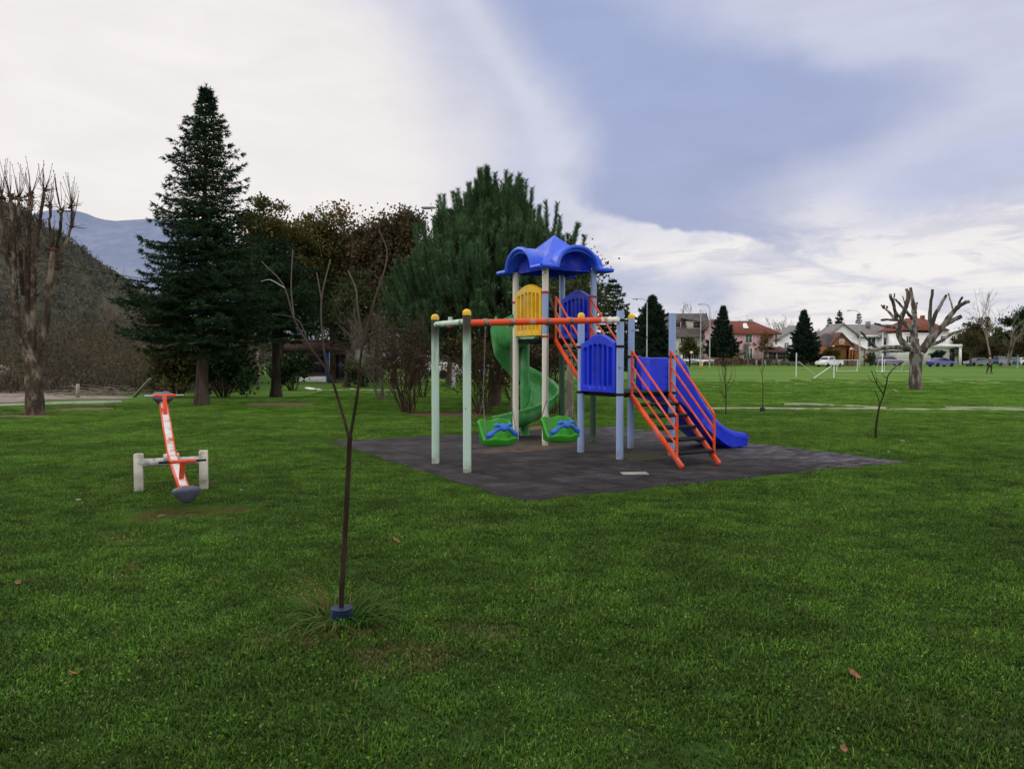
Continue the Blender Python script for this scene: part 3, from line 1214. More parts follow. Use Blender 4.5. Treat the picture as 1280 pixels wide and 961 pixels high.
leafm('ochre_leaves', [(.10, .05, .02), (.16, .09, .025), (.08, .06, .02)], .7, .3, .8, .6)
leafm('evergreen_leaves', [(.010, .026, .010), (.018, .042, .014), (.030, .060, .020)], .5, .15, .8, .5)
leafm('hill_leaves', [(.115, .118, .106), (.098, .112, .094), (.140, .128, .114), (.125, .124, .104)], .9, .1, .08, .8)  # greyed, lightened tones: distance haze put into the leaf colour
pm('bark_brown', (.050, .038, .030), (.095, .075, .060), 6, .9, .9, 25, .05, stretch=(1, 1, .25), dirt=(.04, .05, .025), dscale=3)
pm('bark_grey', (.13, .115, .095), (.25, .225, .19), 5, .9, .8, 20, .05, stretch=(1, 1, .35), lo=.42, hi=.6, dirt=(.06, .055, .045), dscale=4, dlo=.5, dhi=.66)
pm('bark_dark', (.022, .017, .014), (.045, .035, .028), 6, .9, .7, 30, .05, stretch=(1, 1, .3))
pm('bark_sapling', (.020, .013, .010), (.042, .028, .021), 14, .85, .7, 60, .08, stretch=(1, 1, .5), dirt=(.05, .05, .036), dscale=9)
def sapling_bark():
    m, nt, out = new_mat('bark_sapling')
    n = N(nt)
    v = n.vm('MULTIPLY', n.coord('Object'), (1, 1, .5))
    z = n.sep(n.coord('Object'))[2]
    c = n.mix(n.sm(n.noise(v, 14, 5), .4, .62), (.020, .013, .010), (.042, .028, .021))
    tip = n.mix(n.noise(v, 18, 4), (.14, .12, .10), (.24, .215, .19))
    c = n.mix(n.sm(z, 1.45, 2.4, 0, .5), c, tip)
    nt.links.new(n.bsdf(c, .85, .08, n.bump(n.noise(v, 60, 4), .7, .01)), out.inputs[0])
    MATS['bark_sapling'] = m


sapling_bark()
pm('twig_tip', (.30, .28, .26), (.22, .20, .18), 10, .7, .2, 60)
pm('twig_brown', (.050, .034, .026), (.085, .060, .045), 9, .9, .3, 40, .05)
pm('twig_grey', (.15, .125, .105), (.22, .19, .16), 6, .9, .3, 40, .05)
pm('bark_pale', (.30, .28, .25), (.40, .38, .34), 5, .9, .4, 20, .05, dirt=(.10, .09, .07), dscale=5)
pm('bark_pollard', (.066, .048, .035), (.215, .175, .135), 4.5, .9, .9, 18, .05, stretch=(1, 1, .45), lo=.44, hi=.62, dirt=(.045, .034, .028), dscale=3.5, dlo=.46, dhi=.6)
pm('bark_lopped', (.062, .054, .048), (.21, .19, .172), 4.5, .9, .9, 14, .05, stretch=(1, 1, .3), lo=.46, hi=.58, dirt=(.10, .058, .045), dscale=1.6, dlo=.56, dhi=.66)
pm('knob_bark', (.060, .032, .026), (.10, .055, .042), 9, .95, .9, 18, .05)


def rdir(n, rng=R):
    v = rng.normal(size=(n, 3))
    return v / np.linalg.norm(v, axis=1, keepdims=True)


def needles_along(mb, P, D, count, length, width, spread, rng=R):
    """bottle-brush needles round short twigs: P start points (n,3), D twig vectors (n,3)"""
    n = len(P)
    t = rng.uniform(0, 1, (n, count, 1))
    base = P[:, None] + D[:, None] * t
    L = np.linalg.norm(D, axis=1)[:, None, None]
    dn = D[:, None] / (L + 1e-9)
    v = rng.normal(size=(n, count, 3))
    v -= dn * (v * dn).sum(-1, keepdims=True)
    v /= np.linalg.norm(v, axis=-1, keepdims=True)
    dirs = dn * math.cos(spread) + v * math.sin(spread)
    mb.strips(base.reshape(-1, 3), dirs.reshape(-1, 3), length * rng.uniform(.7, 1.2, n * count), width, rng)


def conifer(name, label, loc, H, z0, prof, trunk_r, dens=1.0, seed=1, needle=(.13, .035), mat='spruce_needles', droop=.18, group=None, lean=0.0, bark='bark_brown', gap=.25):
    """spruce: whorled boughs, each a spine with side sprays of needles. prof: [(height, radius)]"""
    rng = np.random.default_rng(seed)
    root = thing(name, label, 'tree', loc, 0, group)
    mb = MB()
    zs = np.linspace(0, H * .985, 16)
    mb.tube([(lean * (z / H), .02 * math.sin(z), z) for z in zs], [trunk_r * (1 - .96 * (z / H) ** .85) * (1.25 if z < .2 else 1) for z in zs], 12)
    fol = MB()
    hz, hr = zip(*prof)
    z = z0
    segP, segD = [], []
    while z < H - .12:
        Rz = np.interp(z, hz, hr)
        nb = max(3, int((3.2 + 6.8 * min(1, Rz / 2.0)) * dens + rng.uniform(0, 1.5)))
        a0 = rng.uniform(0, 2 * PI)
        for k in range(nb):
            az = a0 + 2 * PI * (k + rng.uniform(-.35, .35)) / nb
            L = Rz * rng.choice([.5, .7, .88, 1.02, 1.25], p=[.16, .2, .28, .22, .14]) * rng.uniform(.92, 1.06)
            m = max(4, int(L / .16))
            t = np.linspace(0, 1, m)
            rise = rng.uniform(-.05, .22) * (1.0 if z > H * .6 else .6)
            up = L * (rise * t - droop * 1.6 * t ** 1.5 + droop * 1.25 * t ** 3)
            px_ = np.stack([np.cos(az) * L * t + lean * z / H, np.sin(az) * L * t, z + up], 1)
            mb.tube(px_[::max(1, m // 4)], np.linspace(.014 + .010 * L, .004, len(px_[::max(1, m // 4)])), 5, False)
            out = np.array([math.cos(az), math.sin(az), 0])
            side = np.array([-math.sin(az), math.cos(az), 0])
            for i in range(1, m):
                tt = t[i]
                wl = (.14 + .42 * L * (1 - tt) ** .7 * min(1, tt * 3.0)) * rng.uniform(.6, 1.1)
                wl = min(wl, .75)
                for s in (-1, 1):
                    dvec = unit(out * .75 + side * s * rng.uniform(.6, 1.0) + np.array([0, 0, rng.uniform(-.28, .14)]))
                    ns = max(1, int(wl / .26))
                    for q in range(ns):
                        segP.append(px_[i] + dvec * wl * q / ns)
                        segD.append(dvec * wl / ns + np.array([0, 0, rng.uniform(-.03, .02)]))
            segP.append(px_[-1])
            segD.append(out * .16 + np.array([0, 0, .05]))
        z += rng.uniform(.7, 1.3) * gap * (1.0 if z < H * .75 else .7)
    # leader
    segP += [np.array([lean, 0, H - .35]), np.array([lean, 0, H - .18])]
    segD += [np.array([0, 0, .25]), np.array([0, 0, .2])]
    segP, segD = np.array(segP), np.array(segD)
    needles_along(fol, segP, segD, int(9 * dens) + 3, needle[0], needle[1], .72, rng)
    mb.build('trunk', bark, root, True)
    fol.build('crown', mat, root)
    return root


def branching(mb, p, d, L, r, depth, rng, tips, spread=.6, kids=(2, 4), up=.12, shrink=.68, bend=.18, sides=7, minr=.004):
    k = 5
    pts = [np.array(p, float)]
    dd = unit(d)
    for i in range(k):
        dd = unit(dd + rng.normal(size=3) * bend * .5 + np.array([0, 0, up * .4]))
        pts.append(pts[-1] + dd * L / k)
    r1 = max(minr, r * .62)
    mb.tube(pts, np.linspace(r, r1, k + 1), sides, False)
    if depth == 0:
        tips.append((pts[-1], dd))
        tips.append((pts[-3], dd))
        return
    n = rng.integers(kids[0], kids[1] + 1)
    for i in range(n):
        t = rng.uniform(.45, 1.0) if i else 1.0
        q = pts[min(k, int(t * k))]
        nd = unit(dd + rng.normal(size=3) * spread)
        branching(mb, q, nd, L * shrink * rng.uniform(.8, 1.2), r1 * rng.uniform(.65, .95), depth - 1, rng, tips, spread, kids, up, shrink, bend, max(4, sides - 1), minr)


def broadleaf(name, label, loc, H, trunk_h, crown, trunk_r, n_leaf, leaf, mat, seed=1, bark='bark_brown', group=None, clumps=26, lean=(0, 0), depth=3, fill=.55):
    """crown: (cx, cy, cz, rx, ry, rz) ellipsoid the clumps sit in; leaves gather round branch tips and clump centres"""
    rng = np.random.default_rng(seed)
    root = thing(name, label, 'tree', loc, 0, group)
    mb = MB()
    tips = []
    top = np.array([lean[0], lean[1], trunk_h])
    tr = smooth_path([(0, 0, -.05), (lean[0] * .3 + .03, lean[1] * .4, trunk_h * .5), top], 6)
    rr = np.linspace(trunk_r, trunk_r * .7, len(tr))
    rr[0] *= 1.3
    mb.tube(tr, rr, 10)
    cx, cy, cz, rx, ry, rz = crown
    cc = np.array([cx, cy, cz])
    nb = 5
    for i in range(nb):
        az = 2 * PI * (i + rng.uniform(-.3, .3)) / nb
        tgt = cc + np.array([math.cos(az) * rx * .6, math.sin(az) * ry * .6, rng.uniform(-.3, .7) * rz])
        dv = tgt - top
        branching(mb, top - (0, 0, rng.uniform(0, .12) * trunk_h), dv, np.linalg.norm(dv) * .62, trunk_r * .5, depth - 1, rng, tips, .55, (2, 3), .1, .62)
    dv = cc + (0, 0, rz * .6) - top
    branching(mb, top, dv, np.linalg.norm(dv) * .6, trunk_r * .62, depth - 1, rng, tips, .45, (2, 4), .15, .62)
    cen = [t[0] for t in tips if (((t[0] - cc) / np.array([rx, ry, rz])) ** 2).sum() < 1.15]
    v = rdir(clumps, rng) * (rng.uniform(.10, 1.0, (clumps, 1)) ** .5)
    cen = np.array(cen + list(cc + v * np.array([rx, ry, rz]) * .92))
    wts = rng.uniform(.3, 1.4, len(cen))
    wts /= wts.sum()
    pick = rng.choice(len(cen), n_leaf, p=wts)
    sig = min(rx, ry, rz) * rng.uniform(.08, .19, len(cen))
    P = cen[pick] + rng.normal(size=(n_leaf, 3)) * sig[pick][:, None] * np.array([1.15, 1.15, .8])
    fol = MB().leaves(P, leaf, 1.5, rng)
    mb.build('trunk', bark, root, True)
    fol.build('crown', mat, root)
    return root


def bare_tree(name, label, loc, H, r, seed=1, mat='twig_grey', spread=.42, depth=5, trunk=.3, up=.2, group=None, kids=(2, 4), minr=.006, cat='tree'):
    rng = np.random.default_rng(seed)
    root = thing(name, label, cat, loc, 0, group)
    mb, tw = MB(), MB()
    tips = []
    branching(mb, (0, 0, -.05), (0.03, 0, 1), H * trunk, r, 0, rng, tips, 0, kids, up)
    p0, d0 = tips[0]
    tips = []
    for i in range(4):
        branching(tw, p0 - d0 * H * trunk * rng.uniform(0, .25), d0 + rng.normal(size=3) * spread * np.array([1, 1, .3]), H * (1 - trunk) * .36 * rng.uniform(.8, 1.2), r * .6, depth - 1, rng, tips, spread, kids, up, .72, .2, 6, minr)
    mb.build('trunk', mat, root, True)
    tw.build('branches', mat, root, True)
    return root


def shrub(name, label, loc, H, W, stems, mat_t, mat_l, n_leaf, leaf, seed=1, group=None, sr=.02, depth=2, spread=.38, lowcut=.25):
    rng = np.random.default_rng(seed)
    root = thing(name, label, 'shrub', loc, 0, group)
    mb = MB()
    tips = []
    for i in range(stems):
        az = rng.uniform(0, 2 * PI)
        o = rng.uniform(0, 1) ** .6
        d = np.array([math.cos(az) * W * .5 * o, math.sin(az) * W * .5 * o, H * .75])
        p = np.array([math.cos(az) * .12 * o, math.sin(az) * .12 * o, -.03]) * min(1.5, W)
        branching(mb, p, d, H * rng.uniform(.38, .55), sr * rng.uniform(.6, 1.2), depth, rng, tips, spread, (2, 4), .10, .66, .22, 5, .0035)
    mb.build('stems', mat_t, root, True)
    if n_leaf:
        T = np.array([t[0] for t in tips])
        pk = rng.integers(0, len(T), n_leaf)
        P = T[pk] + rng.normal(size=(n_leaf, 3)) * .11 * max(.6, W / 2)
        P = P[P[:, 2] > lowcut * H * rng.uniform(.5, 1, len(P))]
        MB().leaves(P, leaf, 1.5, rng).build('foliage', mat_l, root)
    return root


# -- the tall spruce
g = G(252, 507)
Ys = g[1]
k = Ys / F
prof = [(1.9, 1.4), (2.3, 2.2), (3.0, 2.4), (3.6, 2.3), (4.4, 2.0), (5.4, 1.62), (6.6, 1.30), (8.0, .95), (9.0, .58), (9.6, .27), (10.0, .10), (10.4, .02)]
conifer('spruce_tree', 'tall dark green spruce with a pointed top and bare lower trunk', g, 10.4, 1.75, prof, .22, 1.30, 11, (.13, .033), lean=.30, droop=.20, gap=.215)

# -- dark fir with forked trunk beside it
g = G(345, 496)
conifer('fir_tree', 'dark round-crowned fir with a low forked trunk beside the tall spruce', g, 6.4, 2.3, [(2.3, 1.1), (2.9, 2.0), (3.8, 2.2), (4.6, 1.9), (5.4, 1.3), (6.0, .7), (6.4, .2)], .22, 1.1, 23, (.14, .036), droop=.24, bark='bark_dark', gap=.21)


# -- the pine with candle shoots
def pine():
    rng = np.random.default_rng(5)
    base = np.array([*at(618, 446, 25.0)[:2], 0])
    root = thing('pine_tree', 'broad deep green pine with upright candle shoots behind the blue arched roof', 'tree', base)
    mb = MB()
    mb.tube([(0, 0, -.05), (.05, 0, 2), (-.05, .05, 4.5), (.1, 0, 7.2)], [.24, .2, .13, .03], 10)
    cen, H = 2.2, 7.75
    P, D = [], []
    hz = np.array([1.5, 1.9, 2.3, 2.9, 3.8, 4.6, 5.3, 6.0, 6.6, 7.0])
    hr = np.array([1.5, 2.1, 2.7, 2.95, 2.85, 2.55, 1.95, 1.25, .7, .25])
    ph = rng.uniform(0, 6, 4)
    LL = []
    for i in range(1550):
        z = rng.uniform(2.05, 6.75)
        az = rng.uniform(0, 2 * PI)
        lump = 1 + .10 * math.sin(az * 5 + z * 1.6 + ph[0]) + .09 * math.sin(az * 9 - z * 2.7 + ph[1])
        lead = i < 330
        rad = np.interp(z, hz, hr) * (rng.uniform(.45, 1.0) ** .45 if not lead else rng.uniform(.86, 1.06)) * lump
        rad *= .84 if (math.cos(az) > .2 and z < 3.2) else 1
        P.append((math.cos(az) * rad + .06, math.sin(az) * rad, z - .45))
        steep = np.clip((z - 1.2) / 4.5, 0, 1)
        o = rng.uniform(.15, .65) * (1.25 - steep * .7) * (rad / 3 + .2)
        D.append((math.cos(az) * o + rng.normal() * .1, math.sin(az) * o + rng.normal() * .1, .55 + steep * .55))
        LL.append(rng.uniform(.9, 1.35) * (.75 + .35 * steep) if lead else rng.uniform(.5, .9))
    P, D = np.array(P), np.array(D)
    D /= np.linalg.norm(D, axis=1, keepdims=True)
    L = np.array(LL)
    fol = MB()
    # each shoot curves upward: three brush segments
    segP, segD = [], []
    for p, d_, l in zip(P, D, L):
        up = np.array([0, 0, 1.0])
        q = p.copy()
        dd = d_ - up * .25
        pts = [q.copy()]
        for s in range(4):
            dd = unit(dd + up * .22)
            segP.append(q.copy())
            segD.append(dd * l / 4)
            q = q + dd * l / 4
            pts.append(q.copy())
        inner = np.array([p[0] * .35, p[1] * .35, p[2] - .35])
        mb.tube([inner, p, pts[2]], [.022, .014, .008], 4, False)
    segP, segD = np.array(segP), np.array(segD)
    nl = 330 * 4
    needles_along(fol, segP[:nl], segD[:nl], 110, .165, .021, .78, rng)
    needles_along(fol, segP[nl:], segD[nl:], 32, .19, .020, .66, rng)
    # inner dead-shaded needles
    v = rdir(700, rng) * rng.uniform(.2, .9, (700, 1)) ** .6
    ip = np.stack([v[:, 0] * 2.4 + .1, v[:, 1] * 2.4, 4.1 + v[:, 2] * 2.1], 1)
    idr = rdir(700, rng) * .45
    idr[:, 2] = np.abs(idr[:, 2])
    needles_along(fol, ip, idr, 60, .16, .022, .7, rng)
    mb.build('trunk', 'bark_brown', root, True)
    fol.build('crown', 'pine_needles', root)


pine()


# -- pollarded tree on the left edge, and the one on the far lawn
def pollard(name, label, base_px, zx, Y, limbs, trunk_pts, bark, knobs=(), shoots=0, yjit=.35, seed=3, sc_=1.0):
    """limbs: list of (pixel path, start width px, end width px) placed at depth Y with a spread in depth"""
    rng = np.random.default_rng(seed)
    base = np.array([*G(*base_px)[:2], 0])
    root = thing(name, label, 'tree', base)
    px2m = base[1] / F
    Y0 = base[1]
    tp = [at(zx(*q)[0], zx(*q)[1], Y0) - base for q, w_ in trunk_pts]
    tp[0][2] = -.08
    tr = [w_ * sc_ * px2m / 2 for q, w_ in trunk_pts]
    n_ = len(tp)
    sp = smooth_path(tp, 6)
    rr = np.interp(np.linspace(0, n_ - 1, len(sp)), np.arange(n_), tr)
    rr = rr * (1 + .03 * np.sin(np.arange(len(rr)) * 1.1 + seed))
    t_ = MB().tube(sp, rr, 14)
    t_.build('trunk', bark, root, True)
    tips = []
    for path, w0, w1 in limbs:
        dyy = rng.uniform(-yjit, yjit)
        m = len(path)
        pp = []
        for i, q in enumerate(path):
            x, y = zx(*q)
            pp.append(at(x, y, Y0 + dyy * i / max(1, m - 1)) - base)
        s2 = smooth_path(pp, 5)
        s2 = s2 + rng.normal(size=s2.shape) * .012 * np.linspace(0, 1, len(s2))[:, None]
        rr = np.linspace(w0, w1, len(s2)) * sc_ * px2m / 2 * (1 + .08 * rng.normal(size=len(s2)))
        MB().tube(s2, rr, 10).build('limb', bark, root, True)
        tips.append((s2[-1], unit(s2[-1] - s2[-3]), rr[-1]))
        if shoots and len(path) > 4:   # short brown water-shoots all along the limb
            ep = MB()
            for q in range(int(len(s2) * 9)):
                u_ = rng.uniform(.25, .999) * (len(s2) - 1)
                c_ = s2[int(u_)] + (s2[int(u_) + 1] - s2[int(u_)]) * (u_ % 1)
                dv = unit(rng.normal(size=3) + np.array([0, 0, .5]))
                l_ = rng.uniform(.08, .26)
                ep.tube([c_, c_ + dv * l_ * .6, c_ + dv * l_ + np.array([0, 0, .05])], [.012, .008, .004], 4)
            ep.build('twigs', 'knob_bark', root, True)
    for q, r_ in knobs:
        x, y = zx(*q)
        c = at(x, y, Y0 + rng.uniform(-.2, .2)) - base
        rad = r_ * sc_ * px2m
        kb = MB()
        for j in range(9):
            o = rng.normal(size=3) * rad * .45
            rj = rad * rng.uniform(.35, .62)
            ce = c + o
            ring_ = [(0.001, -rj), (rj * .7, -rj * .7), (rj, 0), (rj * .7, rj * .7), (0.001, rj)]
            kb.lathe(ring_, 8, ce, unit(rng.normal(size=3)))
        kb.build('knob', 'knob_bark', root, True)
        if shoots:
            sh = MB()
            for j in range(shoots):
                dv = unit(np.array([rng.normal() * .22, rng.normal() * .22, 1]))
                l = rng.uniform(.35, 1.1)
                p1 = c + dv * l * .5 + rng.normal(size=3) * .03
                p2 = p1 + unit(dv + np.array([0, 0, .3])) * l * .5
                sh.tube([c, p1, p2], [.010, .007, .0045], 5)
                sh.lathe([(.001, -.02), (.014, 0), (.001, .025)], 5, p2)
            for j in range(shoots * 2):
                dv = unit(np.array([rng.normal() * .8, rng.normal() * .8, rng.uniform(-.2, .8)]))
                sh.tube([c, c + dv * rng.uniform(.12, .38)], [.008, .004], 4)
            sh.build('shoots', 'twig_brown' if j % 2 else 'bark_grey', root, True)
    return root, base


zl = lambda x, y: (x / 2.745, 180 + y / 2.745)
LIMB_L = [
    ([(100, 735), (66, 660), (55, 560), (47, 400), (45, 290), (35, 185)], 34, 17), ([(110, 730), (96, 560), (95, 400), (100, 250), (105, 180)], 32, 20),
    ([(116, 720), (114, 560), (117, 430), (128, 320), (152, 165)], 30, 16), ([(128, 725), (158, 620), (170, 470), (182, 370)], 36, 26),
    ([(182, 370), (172, 290), (172, 215)], 15, 11), ([(188, 365), (205, 300), (210, 232)], 19, 13), ([(192, 400), (230, 330), (245, 270), (246, 212)], 18, 11),
    ([(52, 470), (24, 400), (8, 290), (5, 190)], 20, 15), ([(78, 520), (70, 380), (66, 280), (66, 188)], 22, 14), ([(58, 560), (18, 470), (-20, 380), (-28, 250)], 20, 14)]
KN_L = [(q_, r_ * 1.25) for q_, r_ in [((5, 185), 12), ((35, 180), 13), ((66, 190), 11), ((106, 178), 15), ((152, 160), 10), ((172, 214), 10), ((209, 230), 11), ((246, 215), 9), ((182, 365), 22), ((246, 285), 8), ((200, 425), 12), ((-28, 245), 12), ((100, 300), 9), ((64, 300), 8), ((30, 380), 9)]]
pollard('pollarded_tree', 'bare pollarded tree with knobbly limbs and thin upright shoots beside the pale kerb', (42, 518), zl, 21, LIMB_L, [((121, 922), 100), ((118, 860), 84), ((114, 790), 76), ((114, 722), 84)], 'bark_pollard', KN_L, 9, .7, 3, .66 / 2.745)

zr = lambda x, y: (1090 + x / 6.405, 350 + y / 6.405)
LIMB_R = [
    ([(352, 600), (342, 500), (335, 420), (345, 330), (330, 200), (307, 62)], 66, 20), ([(342, 260), (362, 182)], 20, 14),
    ([(345, 580), (275, 530), (225, 470), (215, 400), (240, 300), (278, 190), (290, 110), (275, 70)], 48, 20),
    ([(350, 595), (275, 545), (160, 540), (70, 550), (-20, 560)], 40, 24), ([(300, 560), (200, 570), (80, 575)], 26, 16), ([(40, 550), (-30, 480), (-90, 410)], 24, 14),
    ([(335, 420), (265, 350), (185, 320), (75, 320)], 34, 15), ([(200, 325), (176, 210), (143, 118)], 26, 19), ([(172, 190), (180, 108)], 11, 9),
    ([(185, 315), (135, 255), (85, 210)], 20, 14), ([(325, 310), (260, 235), (190, 155)], 24, 15), ([(262, 190), (245, 125)], 8, 6),
    ([(200, 380), (110, 370), (20, 350)], 24, 14), ([(225, 300), (200, 265)], 18, 14),
    ([(385, 570), (455, 470), (475, 420), (462, 300), (485, 72)], 44, 19), ([(470, 400), (505, 280), (550, 200), (597, 118)], 30, 19),
    ([(395, 575), (470, 480), (545, 400), (650, 255), (720, 195), (780, 168)], 54, 22), ([(690, 210), (716, 140)], 20, 15), ([(650, 245), (630, 170), (612, 110)], 12, 10),
    ([(500, 440), (570, 370), (640, 325), (722, 288)], 38, 26), ([(430, 525), (540, 495), (640, 430), (735, 397)], 32, 12), ([(735, 397), (800, 380)], 7, 3)]
pollard('lopped_tree', 'big grey lopped tree with stubby cut limbs and no leaves on the far lawn', (1143, 487), zr, 36, LIMB_R, [((345, 893), 100), ((345, 800), 84), ((350, 690), 80), ((354, 590), 96)], 'bark_lopped', [((90, 215), 16), ((122, 218), 9)], 0, 1.6, 9, 1.12 / 6.405)


# -- saplings
def sapling(name, label, base, paths, group=None):
    root = thing(name, label, 'sapling', base, 0, group)
    for i, (nm, pts, r0, r1, mat) in enumerate(paths):
        P = smooth_path(np.array(pts) - base, 6)
        rr = np.linspace(r0, r1, len(P))
        mb = MB().tube(P, rr, 8)
        if nm == 'trunk':
            for q in range(10, len(P), 5):
                mb.lathe([(.001, -.012), (rr[q] * .6, 0), (.001, .012)], 6, P[q] + np.array([rr[q] * .8 * (-1) ** q, 0, 0]))
        mb.build(nm, mat, root, True)
    return root


SB = G(427, 777)
Yb = SB[1]
pp = lambda L, j=0.0: [at(x, y, Yb + j * i / max(1, len(L) - 1)) for i, (x, y) in enumerate(L)]
bt = 'branch'
sapling('bare_sapling', 'bare young tree with a V fork, nearest the camera in a grass tuft', SB, [
    ('trunk', [SB + (0, 0, -.02)] + pp([(427, 740), (430, 690), (432.5, 640), (435.5, 590), (437, 548)]), .0165, .0145, 'bark_sapling'),
    (bt, pp([(437, 550), (427, 513), (412, 469), (386, 431), (368, 399), (354, 356), (327, 327)], .25), .0095, .003, 'bark_sapling'),
    (bt, pp([(437, 550), (447, 490), (450, 455), (454.5, 426), (467, 379), (484, 321), (473, 286)], -.2), .0100, .003, 'bark_sapling'),
    (bt, pp([(409, 466), (403, 420), (402, 373), (413, 324)], .2), .0075, .004, 'bark_sapling'),
    (bt, pp([(402, 376), (396, 341)], .1), .004, .003, 'bark_sapling'),
    (bt, pp([(454, 430), (447, 385), (445, 362), (435, 338)], .2), .007, .0035, 'bark_sapling'),
    (bt, pp([(453, 434), (467, 417), (491, 411), (511, 413)], -.3), .004, .0018, 'bark_sapling'),
    (bt, pp([(368, 399), (364, 360), (366, 312)], .2), .005, .0025, 'bark_sapling'),
    (bt, pp([(386, 431), (372, 400), (340, 392)], .3), .004, .002, 'bark_sapling'),
    (bt, pp([(356, 360), (338, 350), (326, 352)], .1), .003, .002, 'twig_tip')])

# ribbed blue pipe sleeve at its foot
pm('blue_pipe', (.008, .022, .055), (.006, .014, .034), 10, .5, .1, 60, .3, dirt=(.05, .045, .035), dscale=14)
prof_ = []
for i in range(7):
    z = -.02 + i * .0165
    prof_ += [(.060, z), (.068, z + .004), (.068, z + .009), (.060, z + .0125)]
slv = thing('trunk_sleeve', 'short dark blue ribbed pipe sleeve around the foot of the bare young tree', 'pipe sleeve', SB)
MB().lathe(prof_, 24).build('ribbed_pipe', 'blue_pipe', slv, True, 30)

# saplings beyond the rubber
B2 = G(1095, 549)
q2 = lambda L, j=0.0: [at(x, y, B2[1] + j * i / max(1, len(L) - 1)) for i, (x, y) in enumerate(L)]
zz = lambda L: [(1050 + a / 7.39, 440 + b / 7.39) for a, b in L]
sapling('bare_sapling', 'small bare sapling with a bent dark stem on the lawn past the rubber corner', B2, [
    ('trunk', [B2 + (0, 0, -.03)] + q2(zz([(330, 780), (332, 700), (345, 600), (365, 500), (400, 400), (430, 290), (445, 215), (520, 130), (590, 90)])), .026, .008, 'bark_dark'),
    (bt, q2(zz([(365, 490), (355, 430), (318, 350)]), .2), .012, .008, 'bark_dark'), (bt, q2(zz([(398, 385), (350, 310), (325, 260), (290, 172)]), -.2), .013, .007, 'bark_dark'),
    (bt, q2(zz([(335, 285), (280, 255), (262, 215)]), .1), .007, .004, 'bark_dark'), (bt, q2(zz([(345, 295), (335, 230), (328, 180)]), .3), .007, .004, 'bark_dark'),
    (bt, q2(zz([(430, 245), (400, 215), (396, 185)]), .2), .008, .004, 'bark_dark'), (bt, q2(zz([(415, 320), (370, 290), (345, 240)]), .2), .007, .003, 'bark_dark'),
    (bt, q2(zz([(385, 470), (480, 465), (545, 440), (580, 380)]), .3), .006, .002, 'bark_dark'), (bt, q2(zz([(410, 435), (500, 430), (570, 400)]), .3), .005, .002, 'bark_dark')])
g = G(907, 519)
rng = np.random.default_rng(4)
brs = [('trunk', [g + (0, 0, -.03), g + (.01, 0, .5), g + (-.02, 0, 1.0), g + (.0, 0, 1.75)], .020, .006, 'twig_brown')]
for i in range(16):
    z = rng.uniform(.25, 1.3)
    a = rng.uniform(0, 2 * PI)
    l = rng.uniform(.4, .8)
    brs.append((bt, [g + (0, 0, z), g + (math.cos(a) * l * .28, math.sin(a) * l * .28, z + l * .45), g + (math.cos(a) * l * .34, math.sin(a) * l * .34, z + l)], .007, .003, 'twig_brown'))
sapling('bare_sapling', 'slim twiggy brown sapling directly behind the end of the blue slide', g, brs)
g = G(953, 515)
sapling('bare_sapling', 'thin straight whip sapling between the twiggy brown sapling and the lopped tree', g, [
    ('trunk', [g + (0, 0, -.03), g + (.01, 0, .6), g + (-.02, 0, 1.2), g + (.03, 0, 2.0)], .015, .005, 'twig_brown'),
    (bt, [g + (0, 0, 1.0), g + (-.12, 0, 1.4), g + (-.16, 0, 1.8)], .006, .003, 'twig_brown'), (bt, [g + (0, 0, 1.2), g + (.1, .05, 1.5), g + (.17, .1, 1.9)], .006, .003, 'twig_brown')])
MB().lathe([(.07, -.02), (.075, .03), (.07, .13), (.05, .14), (.0, .13)], 12, g).build('trunk_sleeve', 'blue_pipe', None, True)
tag(bpy.data.objects['trunk_sleeve.001'], 'tiny dark sleeve at the foot of the thin straight whip sapling', 'pipe sleeve')

# -- broadleaf trees behind, from the fir to the pine
GRP = None
broadleaf('broadleaf_tree', 'tall brownish half-bare tree just behind the spruce and fir', np.array([*at(350, 446, 44)[:2], 0]), 11.3, 4.0, (-.3, 0, 7.0, 2.3, 2.2, 4.3), .2, 36000, .11, 'olive_leaves', 31, 'bark_dark', GRP, 110)
broadleaf('broadleaf_tree', 'olive green tree with a yellow tinted top over the brown roofed hut', np.array([*at(415, 446, 47)[:2], 0]), 10.5, 3.6, (0, 0, 6.8, 2.6, 2.4, 3.8), .2, 44000, .11, 'olive_leaves', 32, 'bark_dark', GRP, 120)
MB().leaves(np.random.default_rng(2).normal(size=(260, 3)) * (.5, .4, .35) + at(424, 266, 46.8), .14, 1.5).build('yellow_foliage', 'ochre_leaves', None)
o = bpy.data.objects['yellow_foliage']
o.location = -np.array(bpy.data.objects['broadleaf_tree.001'].location)
o.parent = bpy.data.objects['broadleaf_tree.001']
broadleaf('broadleaf_tree', 'reddish brown broad tree next to the pine', np.array([*at(492, 446, 45)[:2], 0]), 10.6, 3.4, (0, 0, 6.7, 2.7, 2.5, 4.0), .22, 48000, .12, 'rust_leaves', 33, 'bark_dark', GRP, 120)
broadleaf('broadleaf_tree', 'dark leafy tree filling the gap under the reddish brown tree', np.array([*at(470, 446, 50)[:2], 0]), 7, 2.2, (-.5, 0, 4.6, 4.0, 2.2, 2.3), .2, 34000, .11, 'dark_leaves', 34, 'bark_dark', GRP, 90)
broadleaf('broadleaf_tree', 'leaning trunk tree with red-brown bark right of the hut', np.array([*at(433, 446, 41)[:2], 0]), 6.5, 2.6, (.6, 0, 4.4, 1.5, 1.5, 1.8), .2, 8000, .09, 'dark_leaves', 35, 'bark_brown', GRP, 14, (.55, 0))
